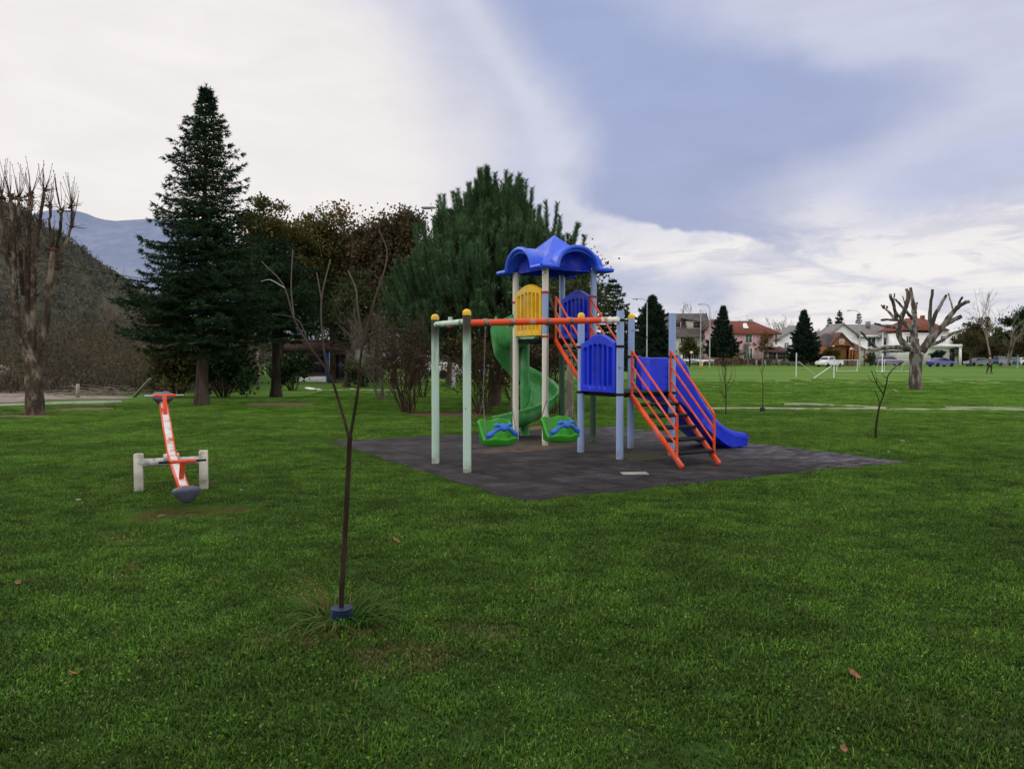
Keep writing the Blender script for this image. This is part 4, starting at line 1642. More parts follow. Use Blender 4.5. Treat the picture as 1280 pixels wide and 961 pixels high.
broadleaf('broadleaf_tree', 'slim trunk tree seen between the mint green posts', np.array([*at(562, 446, 43)[:2], 0]), 6.5, 2.4, (0, 0, 4.2, 1.6, 1.6, 2.0), .19, 8000, .09, 'dark_leaves', 36, 'bark_brown', GRP, 14)
broadleaf('broadleaf_tree', 'pale trunked tree behind the foot of the tower', np.array([*at(711, 446, 20.0)[:2], 0]), 4.6, 1.9, (0, .6, 3.3, 1.4, 1.2, 1.3), .11, 6000, .06, 'dark_leaves', 37, 'bark_grey', GRP, 12)

# -- shrubs on the lawn behind the swing
shrub('bare_shrub', 'large brown many-stemmed shrub left of the mint green posts', G(510, 516), 2.75, 1.9, 26, 'twig_brown', 'bramble_leaves', 1500, .055, 41, None, .020, 3, .34)
shrub('bare_shrub', 'low dark reddish shrub immediately behind the taller mint green post', G(527, 497), 1.9, 1.5, 14, 'twig_brown', 'rust_leaves', 1000, .06, 42, None, .018, 3, .36)
shrub('bare_shrub', 'dense green and brown shrub behind the nearer swing seat', G(605, 517), 2.3, 1.5, 22, 'twig_brown', 'olive_leaves', 1600, .06, 43, None, .018, 3, .34)
shrub('bare_shrub', 'reddish brown shrub behind the spiral slide', G(648, 516), 2.1, 1.2, 18, 'twig_brown', 'rust_leaves', 1300, .06, 44, None, .016, 3, .34)
shrub('bare_shrub', 'tall rusty shrub behind the white tower post', G(688, 518), 2.6, 1.4, 22, 'twig_brown', 'rust_leaves', 2200, .06, 45, None, .018, 3, .32)
shrub('bare_shrub', 'grey arching shrub behind the fork of the near bare young tree', G(478, 500), 3.4, 3.0, 22, 'twig_grey', 'bramble_leaves', 500, .06, 46, None, .016, 3, .3)
shrub('evergreen_shrub', 'round dark evergreen shrub right of the fir trunk', G(366, 488), 1.7, 1.4, 16, 'bark_dark', 'evergreen_leaves', 2600, .09, 47, None, .02, 2, .4, .05)
shrub('evergreen_shrub', 'dark evergreen shrub behind the spruce trunk', G(280, 496), 2.3, 2.4, 22, 'bark_dark', 'evergreen_leaves', 5200, .10, 48, None, .02, 2, .4, .02)
shrub('evergreen_shrub', 'yellowish green bush left of the spruce trunk', G(222, 496), 2.2, 2.4, 22, 'bark_dark', 'olive_leaves', 3200, .10, 49, None, .02, 2, .4, .02)
shrub('evergreen_shrub', 'small leafy evergreen bush beside the leaning red-brown trunk', G(452, 484), 1.6, 2.2, 18, 'bark_dark', 'dark_leaves', 2600, .10, 50, None, .02, 2, .4, .02)

# -- bramble thicket along the left: one tangled mass
pm('thicket_twig', (.078, .064, .052), (.155, .132, .108), 3, .95, 0, 40, .03)


def thicket():
    rng = np.random.default_rng(61)
    mb = MB()
    n = 3600
    X = rng.uniform(-33, -9, n)
    Y = rng.uniform(33.5, 62, n)
    keep = (X > -Y * .80) & (X < -Y * .345)
    X, Y = X[keep], Y[keep]
    Hh = (1.0 + 2.2 * np.clip((Y - 33) / 14, 0, 1)) * rng.uniform(.6, 1.35, len(X))
    n = len(X)
    for k in range(24):
        d_ = rng.normal(size=(n, 3)) * .48
        d_[:, 2] = 1
        d_ /= np.linalg.norm(d_, axis=1, keepdims=True)
        base = np.stack([X, Y, Hh * rng.uniform(0, .45, n)], 1) + rng.normal(size=(n, 3)) * (.3, .3, 0)
        mb.strips(base, d_, Hh * rng.uniform(.3, .8, n), rng.uniform(.014, .034, n), rng)
    mb.build('thicket', 'thicket_twig')
    o = bpy.data.objects['thicket']
    tag(o, 'brown tangle of leafless brambles and scrub along the left side', 'thicket', kind='stuff')
    lf = MB()
    for k in range(22):
        P = np.stack([X, Y, Hh * rng.uniform(.02, 1.0, n) ** .8], 1) + rng.normal(size=(n, 3)) * (.45, .45, .12)
        P[:, 2] = np.abs(P[:, 2])
        lf.leaves(P, .085, 1.6, rng)
    lf.build('leaves', 'bramble_leaves', o)
    o['label'] = 'brown tangle of leafless brambles and scrub along the left side'


thicket()
for i, (px, Y, H, sd, lab) in enumerate([(152, 58, 8.2, 71, 'bare branching tree standing above the scrub against the mountain'), (118, 50, 5.6, 72, 'thin bare tree in the scrub right of the pollarded tree'),
                                          (185, 52, 6.0, 73, 'bare tree half hidden by the left boughs of the spruce'), (20, 55, 6.6, 74, 'bare tree in the scrub behind the pollarded tree'), (310, 42, 4.8, 75, 'thin bare tree between the spruce and fir trunks')]):
    bare_tree('bare_tree', lab, np.array([*at(px, 446, Y)[:2], 0]), H, .10, sd, 'twig_brown' if i else 'twig_grey', .40, 5, .34, .12)

# -- long grass round the near sapling
pm_l = leafm('long_grass', [(.022, .080, .009), (.040, .120, .015), (.060, .14, .025), (.11, .11, .035)], .5, .3, 3, .7)
leafm('dry_straw', [(.20, .12, .05), (.26, .17, .08), (.16, .09, .04)], .7, .3, 3, .7)


def blades(mb, P, az, length, bendv, width, rng, seg=5):
    """long arching blades"""
    n = len(P)
    t = np.linspace(0, 1, seg)[None, :, None]
    L = np.asarray(length)[:, None, None]
    b = np.asarray(bendv)[:, None, None]
    out = np.stack([np.cos(az), np.sin(az), np.zeros(n)], 1)[:, None]
    side = np.stack([-np.sin(az), np.cos(az), np.zeros(n)], 1)[:, None]
    c = P[:, None] + out * (L * b * t ** 1.6) + np.array([0, 0, 1.0]) * (L * (t - b * .62 * t ** 2.4))
    w_ = np.asarray(width)[:, None, None] * (1 - t ** 1.5 * .92) * .5
    v = np.stack([c - side * w_, c + side * w_], 2).reshape(n, seg * 2, 3)
    i = np.arange(seg - 1) * 2
    f = np.stack([i, i + 1, i + 3, i + 2], 1)
    F_ = (np.arange(n)[:, None, None] * seg * 2 + f[None]).reshape(-1, 4)
    mb.add(v.reshape(-1, 3), F_)


def tuft():
    rng = np.random.default_rng(81)
    root = thing('grass_tuft', 'shaggy tuft of long grass and straw around the foot of the near bare young tree', 'grass tuft', SB)
    n = 260
    a = rng.uniform(0, 2 * PI, n)
    r = .06 + .15 * rng.uniform(0, 1, n) ** .8
    P = np.stack([np.cos(a) * r * 1.15, np.sin(a) * r, np.zeros(n)], 1)
    # keep the near side lower so that the sleeve shows
    L = rng.uniform(.10, .25, n)
    mb = MB()
    blades(mb, P, a + rng.normal(size=n) * .6, L, rng.uniform(.75, 1.4, n), rng.uniform(.009, .016, n), rng, 7)
    mb.build('green_blades', 'long_grass', root)
    n = 22
    a = rng.uniform(0, 2 * PI, n)
    r = .07 + .16 * rng.uniform(0, 1, n)
    P = np.stack([np.cos(a) * r, np.sin(a) * r, np.zeros(n)], 1)
    mb = MB()
    blades(mb, P, a + rng.normal(size=n) * .5, rng.uniform(.16, .30, n), rng.uniform(.7, 1.3, n), np.full(n, .006), rng)
    # the arching straw to the left
    n = 18
    P = np.stack([rng.uniform(-.16, -.05, n), rng.uniform(-.1, .12, n), rng.uniform(.02, .08, n)], 1)
    blades(mb, P, PI + rng.normal(size=n) * .35, rng.uniform(.28, .42, n), rng.uniform(.75, 1.05, n), np.full(n, .005), rng)
    mb.build('dry_blades', 'dry_straw', root)


tuft()


# -- lawn: real blades near the camera
def lawn():
    rng = np.random.default_rng(91)
    m, nt, out = new_mat('lawn_blades')
    n = N(nt)
    p = n.pos()
    oz = n.sep(n.coord('Object'))[2]
    rnd = n.island()
    cr = n.node('ShaderNodeValToRGB')
    e = cr.color_ramp.elements
    e[0].color = (.038, .110, .008, 1)
    e[1].position = .88
    e[1].color = (.128, .268, .026, 1)
    x_ = e.new(.45)
    x_.color = (.068, .168, .014, 1)
    x_ = e.new(.97)
    x_.color = (.20, .19, .075, 1)
    n.put(cr.inputs[0], rnd)
    big = n.noise(p, .55, 4, .6)
    mid = n.noise(p, 2.6, 4, .6)
    f0 = n.sm(n.sep(p)[1], 2.5, 32, .95, 1.58)  # blade colour brightened with distance to offset the shade among the blades
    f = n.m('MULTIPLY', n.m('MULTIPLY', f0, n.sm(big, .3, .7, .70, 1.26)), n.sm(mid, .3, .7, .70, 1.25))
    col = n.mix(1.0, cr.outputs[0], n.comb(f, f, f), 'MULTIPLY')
    yel = n.m('MULTIPLY', n.sm(n.noise(p, .9, 3, .6), .55, .72), .35)
    col = n.mix(yel, col, (.115, .150, .030))
    col = n.mix(n.sm(n.noise(p, 1.5, 5, .65), .60, .72, 0, .55), col, (.15, .12, .045))
    px_, py_, pz_ = n.sep(p)
    dry = None
    for qx0, qy0, rx, ry, s_ in PATCHES:
        g = G(qx0, qy0)
        a_ = n.m('DIVIDE', n.m('SUBTRACT', px_, float(g[0])), rx + .12)
        b_ = n.m('DIVIDE', n.m('SUBTRACT', py_, float(g[1])), ry + .12)
        e_ = n.m('MULTIPLY', n.m('SUBTRACT', 1.3, n.m('ADD', n.m('MULTIPLY', a_, a_), n.m('MULTIPLY', b_, b_)), clamp=True), min(1.0, s_))
        dry = e_ if dry is None else n.m('MAXIMUM', dry, e_)
    dry = n.m('MULTIPLY', dry, n.sm(n.noise(p, 6, 4, .65), .32, .62, .3, 1.4))
    col = n.mix(n.sm(dry, .15, .75, 0, .55), col, (.165, .120, .050))
    root_ = n.sm(oz, .002, .030, .30, 1.05)  # blade bases painted darker: dull dead roots and shade deep in the turf
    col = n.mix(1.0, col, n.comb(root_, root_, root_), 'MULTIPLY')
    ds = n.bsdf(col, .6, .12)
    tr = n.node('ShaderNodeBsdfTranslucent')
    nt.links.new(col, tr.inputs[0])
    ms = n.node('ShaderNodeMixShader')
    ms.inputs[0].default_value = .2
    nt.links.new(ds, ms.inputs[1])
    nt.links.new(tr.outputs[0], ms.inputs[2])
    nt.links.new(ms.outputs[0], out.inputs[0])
    src = bpy.data.collections.new('turf_tiles')
    S = .64
    for k in range(4):
        nb = 2000
        P = np.stack([rng.uniform(-S / 2 - .02, S / 2 + .02, nb), rng.uniform(-S / 2 - .02, S / 2 + .02, nb), np.zeros(nb)], 1)
        cl = rng.uniform(-S / 2, S / 2, (7, 2))
        dmin = np.min(np.linalg.norm(P[:, None, :2] - cl[None], axis=2), 1)
        L = rng.uniform(.020, .050, nb) * (1.2 - np.clip(dmin / .16, 0, 1) * .45)
        L[rng.uniform(size=nb) < .025] *= 1.6
        mb = MB()
        blades(mb, P, rng.uniform(0, 2 * PI, nb), L, rng.uniform(.15, .9, nb), rng.uniform(.0030, .0058, nb), rng, 4)
        # clover and plantain leaves low in the sward
        nc = 210
        Q = np.stack([rng.uniform(-S / 2, S / 2, nc), rng.uniform(-S / 2, S / 2, nc), rng.uniform(.010, .026, nc)], 1)
        mb.leaves(Q, .011, 1.2, rng, (0, 0, 0), 1)
        me = mb.mesh('turf_tile')
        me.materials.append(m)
        ob = bpy.data.objects.new('turf_tile', me)
        src.objects.link(ob)
    # where the tiles go: a jittered grid that thins out with distance
    pts = []
    for y in np.arange(2.0, 62, .40):
        hw = y * .72 + 1.2
        for x in np.arange(-hw, hw, .40):
            pts.append((x + rng.uniform(-.1, .1), y + rng.uniform(-.1, .1)))
    pts = np.array(pts)
    keep = rng.uniform(size=len(pts)) < np.clip((56 - pts[:, 1]) / 40, 0, 1)
    # not on the rubber, the gravel, or the bare earth
    loc = np.stack([(pts - ORG) @ EV, (pts - ORG) @ EU], 1)
    inn = in_poly(loc, pad_edge)
    dmin = np.min(np.linalg.norm(loc[:, None] - np.array(pad_edge)[None], axis=2), 1)
    keep &= ~(inn) & ~((dmin < .24))
    keep &= patch_field(pts, .20) < .45
    keep &= ~(((pts[:, 0] < -8.5) & (pts[:, 1] > 24.8 + (pts[:, 0] + 16.6) * .55)))
    P = [np.array([*q, 0]) for q in pts[keep]]
    Rz = list(rng.uniform(0, 2 * PI, len(P)))
    Sc = list(rng.uniform(.8, 1.2, len(P)))
    # small thin tiles where the turf frays out round the bare earth
    for px, py, rx, ry, s_ in PATCHES:
        if s_ < .5:
            continue
        g = G(px, py)
        for k_ in range(int(70 * (rx + .4) * (ry + .4) / .16)):
            q = np.array([[g[0] + rng.uniform(-1, 1) * (rx + .45), g[1] + rng.uniform(-1, 1) * (ry + .45)]])
            if patch_field(q, .20)[0] >= .40 and patch_field(q)[0] < .30 * rng.uniform(.2, 1.2):
                P.append(np.array([q[0, 0], q[0, 1], 0]))
                Rz.append(rng.uniform(0, 2 * PI))
                Sc.append(rng.uniform(.28, .45))
    # a finer line of small tiles along the edge of the rubber
    E_ = np.array(pad_edge)
    k = len(E_)
    for i in range(k):
        a, b = E_[i], E_[(i + 1) % k]
        dn = np.array([(b - a)[1], -(b - a)[0]])
        dn = dn / np.linalg.norm(dn)
        for off in (.055, .15, .26):
            for t in (.25, .75):
                q = a + (b - a) * t + dn * off + rng.normal(size=2) * .02
                P.append(L2W(q[0], q[1]))
                Rz.append(rng.uniform(0, 2 * PI))
                Sc.append(rng.uniform(.30, .5) * (1 if off > .1 else .62))
    P = np.array(P)
    me = bpy.data.meshes.new('grass')
    me.vertices.add(len(P))
    me.vertices.foreach_set('co', P.ravel())
    for nm, arr in (('turn', Rz), ('size', Sc)):
        at_ = me.attributes.new(nm, 'FLOAT', 'POINT')
        at_.data.foreach_set('value', np.array(arr, dtype=np.float32))
    o = bpy.data.objects.new('grass', me)
    C.objects.link(o)
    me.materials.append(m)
    tag(o, 'short green mown grass covering the lawn', 'grass', kind='stuff')
    ng = bpy.data.node_groups.new('lawn', 'GeometryNodeTree')
    ng.interface.new_socket('Geometry', in_out='INPUT', socket_type='NodeSocketGeometry')
    ng.interface.new_socket('Geometry', in_out='OUTPUT', socket_type='NodeSocketGeometry')
    gi = ng.nodes.new('NodeGroupInput')
    go = ng.nodes.new('NodeGroupOutput')
    ci = ng.nodes.new('GeometryNodeCollectionInfo')
    ci.inputs['Collection'].default_value = src
    ci.inputs['Separate Children'].default_value = True
    ci.inputs['Reset Children'].default_value = True
    ip = ng.nodes.new('GeometryNodeInstanceOnPoints')
    ip.inputs['Pick Instance'].default_value = True
    a1 = ng.nodes.new('GeometryNodeInputNamedAttribute')
    a1.data_type = 'FLOAT'
    a1.inputs[0].default_value = 'turn'
    a2 = ng.nodes.new('GeometryNodeInputNamedAttribute')
    a2.data_type = 'FLOAT'
    a2.inputs[0].default_value = 'size'
    cx = ng.nodes.new('ShaderNodeCombineXYZ')
    cs = ng.nodes.new('ShaderNodeCombineXYZ')
    l = ng.links.new
    l(gi.outputs[0], ip.inputs['Points'])
    l(ci.outputs[0], ip.inputs['Instance'])
    l(a1.outputs[0], cx.inputs[2])
    l(cx.outputs[0], ip.inputs['Rotation'])
    for i in range(3):
        l(a2.outputs[0], cs.inputs[i])
    l(cs.outputs[0], ip.inputs['Scale'])
    l(ip.outputs[0], go.inputs[0])
    md = o.modifiers.new('lawn', 'NODES')
    md.node_group = ng
    return o


lawn()

#@@BACK
# ------------------------------------------------------------------ hills
def hill_mats():
    m, nt, out = new_mat('mountain_haze')
    n = N(nt)
    p = n.pos()
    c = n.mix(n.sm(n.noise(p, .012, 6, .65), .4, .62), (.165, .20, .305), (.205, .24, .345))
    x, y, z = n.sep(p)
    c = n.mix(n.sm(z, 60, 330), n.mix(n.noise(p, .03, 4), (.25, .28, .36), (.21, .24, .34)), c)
    nt.links.new(n.bsdf(c, 1.0, 0), out.inputs[0])
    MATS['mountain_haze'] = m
    m, nt, out = new_mat('hill_ground')
    n = N(nt)
    p = n.pos()
    c = n.mix(n.sm(n.noise(p, .06, 6, .6), .38, .62), (.055, .052, .040), (.085, .085, .058))
    nt.links.new(n.bsdf(c, 1.0, 0, n.bump(n.noise(p, .25, 5), 1, 2.0)), out.inputs[0])
    MATS['hill_ground'] = m


hill_mats()


def ridge(name, crest_px, Y, back, mat, rough, seed, foot=None):
    """terrain: rises from a foot line to a crest that runs through the given directions at distance Y, falls away behind"""
    rng = np.random.default_rng(seed)
    cx = np.linspace(crest_px[0][0], crest_px[-1][0], 140)
    cy = np.interp(cx, [c[0] for c in crest_px], [c[1] for c in crest_px])
    crest = np.array([at(a, b, Y) for a, b in zip(cx, cy)])
    rows = []
    prof = [(0, -.02), (.12, .10), (.28, .27), (.45, .47), (.62, .66), (.8, .85), (.92, .97), (1, 1.0), (1.15, .93), (1.5, .6), (2, .0)]
    ph = rng.uniform(0, 6, (6,))
    for t, h in prof:
        y = (foot or Y * .6) + (Y - (foot or Y * .6)) * t
        nz = sum(np.sin(crest[:, 0] / (Y * .05 / (q + 1)) * 1.0 + ph[q] + t * 5 * (q % 3 - 1)) / (q + 1.5) for q in range(6))
        rows.append(np.stack([crest[:, 0] * (1 + (t - 1) * .12), np.full(len(cx), y) + nz * rough, crest[:, 2] * h + nz * rough * .12 * (1 if 0 < t < 2 else 0)], 1))
    o = MB().grid(np.array(rows)).build(name, mat, None, True, None)
    tag(o, kind='structure')
    return np.array(rows)


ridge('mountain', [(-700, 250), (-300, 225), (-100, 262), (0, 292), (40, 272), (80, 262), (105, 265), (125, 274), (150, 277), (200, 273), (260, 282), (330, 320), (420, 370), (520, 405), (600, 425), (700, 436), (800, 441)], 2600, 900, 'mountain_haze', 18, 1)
HR = ridge('hillside', [(-500, 150), (-200, 190), (-60, 232), (0, 258), (30, 268), (60, 285), (90, 306), (115, 322), (145, 345), (175, 370), (210, 395), (260, 420), (330, 436), (420, 442)], 330, 150, 'hill_ground', 3, 2, 140)


def hill_woods():
    rng = np.random.default_rng(5)
    P = []
    a, b = HR.shape[:2]
    for k in range(6500):
        i = rng.integers(1, 7)
        j = rng.integers(20, b - 1)
        t, u = rng.uniform(size=2)
        q = HR[i, j] * (1 - t) * (1 - u) + HR[i + 1, j] * t * (1 - u) + HR[i, j + 1] * (1 - t) * u + HR[i + 1, j + 1] * t * u
        P.append(q)
    P = np.array(P)
    n = 22
    S = rng.uniform(1.2, 2.6, len(P))
    Q = P[:, None] + rng.normal(size=(len(P), n, 3)) * (S[:, None, None] * np.array([.42, .42, .40])) + np.array([0, 0, 1]) * S[:, None, None] * .9
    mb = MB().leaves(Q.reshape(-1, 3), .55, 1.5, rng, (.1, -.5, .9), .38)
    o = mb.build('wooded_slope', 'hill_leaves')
    tag(o, 'brown and dull green woods covering the slope on the left', 'woods', kind='stuff')


hill_woods()

# ------------------------------------------------------------------ left edge: gravel, kerb, rubbish
pm('gravel', (.20, .165, .145), (.27, .235, .21), 3, .95, .9, 30, .05, dirt=(.13, .10, .08), dscale=1.2, dlo=.48, dhi=.66)
pm('kerb_stone', (.42, .41, .38), (.34, .33, .30), 4, .9, .4, 30, .1, dirt=(.2, .19, .16), dscale=3)
pm('old_wood', (.33, .30, .26), (.23, .21, .185), 5, .85, .5, 30, .05, stretch=(1, 1, .3))
pm('pale_path', (.34, .335, .27), (.25, .26, .19), 1.5, .95, .5, 25, .05, dirt=(.10, .15, .04), dscale=1.1, dlo=.52, dhi=.62)


def strip(name, pts, width, z, mat, h=0.03, cat=None, label=None):
    P = smooth_path(np.array(pts), 8)
    T_ = np.gradient(P, axis=0)
    Nn = np.stack([-T_[:, 1], T_[:, 0], np.zeros(len(P))], 1)
    Nn /= np.linalg.norm(Nn, axis=1, keepdims=True)
    wj = width * (1 + .10 * R.normal(size=len(P)))[:, None]
    a, b = P - Nn * wj / 2, P + Nn * wj / 2
    up = np.array([0, 0, z])
    dn = np.array([0, 0, -h])
    mb = MB().grid(np.array([a + dn, a + up, b + up, b + dn]).transpose(1, 0, 2))
    o = mb.build(name, mat)
    tag(o, kind='structure')
    return o


gl = [G(-160, 512), G(-60, 505), G(20, 503), G(60, 500), G(100, 499), G(150, 499), G(168, 498), G(150, 494.5), G(100, 492), G(55, 488), G(0, 487), G(-80, 489), G(-160, 492)]
P = np.array(gl)
mb = MB()
mb.V.append(P + (0, 0, .012))
mb.n = len(P)
mb.Fs.append(np.array([list(range(len(P)))]))
tag(mb.build('gravel_path', 'gravel'), kind='structure')
strip('kerb', [G(-120, 513.5), G(-40, 510), G(20, 507.2), G(90, 504.6), G(152, 503)], .22, .07, 'kerb_stone')

g = G(97, 497)
o = MB().box((0, 0, .26), (.13, .12, .56), bevel=.012).build('stake', 'old_wood')
o.location = g
o.rotation_euler = (.03, .04, .4)
tag(o, 'short grey wooden stake beside the heap of thin branches', 'stake')
a, b = at(168, 496, 28.2), at(188, 473, 27.9)
a[2] = max(a[2], .02)
o = MB().bar((0, 0, 0), b - a, .14, .035).build('plank', 'old_wood')
o.location = a
tag(o, 'pale plank leaning up at an angle by the branch heap', 'plank')


def branch_heap():
    rng = np.random.default_rng(8)
    base = G(128, 494)
    mb = MB()
    for k in range(90):
        x, y = rng.normal() * .95, rng.normal() * .5
        l = rng.uniform(.5, 1.5)
        a = rng.normal() * .45 + (PI if rng.uniform() < .5 else 0)
        z0 = abs(rng.normal()) * .12 + .03
        d_ = np.array([math.cos(a), math.sin(a), rng.normal() * .10]) * l
        p = np.array([x, y, z0])
        m_ = p + d_ * .5 + rng.normal(size=3) * .05
        e = p + d_
        for q in (m_, e):
            q[2] = max(q[2], .02)
        mb.tube([p, m_, e], [.016, .012, .006], 5)
    o = mb.build('branch_heap', 'twig_grey')
    o.location = base
    tag(o, 'flat heap of cut grey branches lying between stake and leaning plank', 'branch heap', kind='stuff')


branch_heap()
for i, (a, b, r, lab) in enumerate([((-20, 456, 38), (16, 463, 37), .16, 'thick pale log lying on the scrub at the picture edge, upper of two'), ((-24, 465, 37), (6, 466.5, 36), .12, 'thinner pale log lying under the thick one at the picture edge')]):
    p, q = at(*a), at(*b)
    o = MB().tube([(0, 0, 0), (q - p) * .5 + (0, 0, .02), q - p], [r, r * .95, r * .85], 12).build('log', 'bark_pale', None, True)
    o.location = p
    tag(o, lab, 'log', 'logs at the picture edge')


def mound():
    rng = np.random.default_rng(18)
    base = G(6, 478)
    n = 25
    g_ = np.linspace(-1, 1, n)
    X, Y = np.meshgrid(g_, g_)
    r = np.sqrt(X ** 2 + Y ** 2)
    Z = .95 * np.clip(1 - r, 0, 1) ** 1.1 * (1 + .25 * rng.normal(size=X.shape) * .5) - .02
    o = MB().grid(np.stack([X * 5.5, Y * 2.0, Z], -1)).build('earth_bank', 'gravel', None, True, None)
    o.location = base + (0, 2.0, 0)
    tag(o, kind='structure')


mound()

# power line across the slope
p0, p1 = at(-60, 300, 60), at(260, 357, 75)
t = np.linspace(0, 1, 24)[:, None]
pts = p0 + (p1 - p0) * t
pts[:, 2] -= (4 * t * (1 - t))[:, 0] * .5
o = MB().tube(pts, .030, 5).build('power_line', 'black_metal')
tag(o, 'thin dark overhead wire crossing in front of the wooded slope', 'cable')

# ------------------------------------------------------------------ paths on the right
strip('path', [G(860, 511.8), G(930, 511.2), G(1000, 511.8), G(1062, 511.9), G(1112, 512.4)], .30, .045, 'pale_path', .06)
strip('kerb', [G(978, 506.6), G(1010, 506.4), G(1055, 508.4), G(1085, 510.5), G(1110, 512.0)], .22, .065, 'pale_path', .07)
strip('path', [G(1108, 512.4), G(1160, 512.6), G(1215, 512.8), G(1300, 513.6), G(1400, 516)], .30, .045, 'pale_path', .06)
strip('kerb', [G(1180, 510.6), G(1230, 510.6), G(1300, 512)], .16, .05, 'pale_path', .06)
strip('path', [G(395, 488.5), G(430, 488), G(480, 488.3), G(520, 489)], .35, .045, 'pale_path', .06)

# ------------------------------------------------------------------ houses
pm('wall_pink', (.52, .33, .36), (.47, .29, .32), .6, .85, .1, 20, .1)
pm('wall_cream', (.50, .46, .42), (.44, .41, .37), .6, .85, .1, 20, .1)
pm('wall_white', (.86, .86, .88), (.78, .78, .80), .5, .8, .1, 20, .1)
pm('wall_grey', (.20, .19, .18), (.26, .245, .23), 1.5, .9, .2, 20, .1)
pm('wood_warm', (.30, .115, .040), (.22, .085, .035), 2.0, .7, .2, 20, .15, stretch=(1, 1, .2))
pm('roof_red', (.175, .055, .040), (.14, .050, .038), 1.2, .85, .4, 12, .1, dirt=(.16, .06, .045), dscale=.8, dlo=.5, dhi=.7)
pm('roof_dark', (.085, .075, .080), (.115, .10, .10), 1.0, .85, .3, 12, .1)
pm('roof_grey', (.175, .165, .165), (.21, .20, .20), 1.0, .85, .3, 12, .1)
pm('roof_brown', (.10, .060, .055), (.13, .08, .07), 1.0, .85, .3, 12, .1)
pm('frame_white', (.82, .82, .82), None, rough=.5, bump=0)
pm('frame_brown', (.11, .06, .04), None, rough=.6, bump=0)
pm('dark_trim', (.05, .035, .035), None, rough=.7, bump=0)


def glass_mat(name, c, rough=.08):
    m, nt, out = new_mat(name)
    n = N(nt)
    nt.links.new(n.bsdf(n.mix(n.sm(n.noise(n.coord('Object'), 1.2, 3), .4, .6), c, tuple(k * 1.6 for k in c)), rough, .5), out.inputs[0])
    MATS[name] = m


glass_mat('glass_dark', (.022, .028, .045))
glass_mat('glass_green', (.05, .09, .085))
glass_mat('glass_pale', (.16, .18, .21))

S150 = 150.0 / F


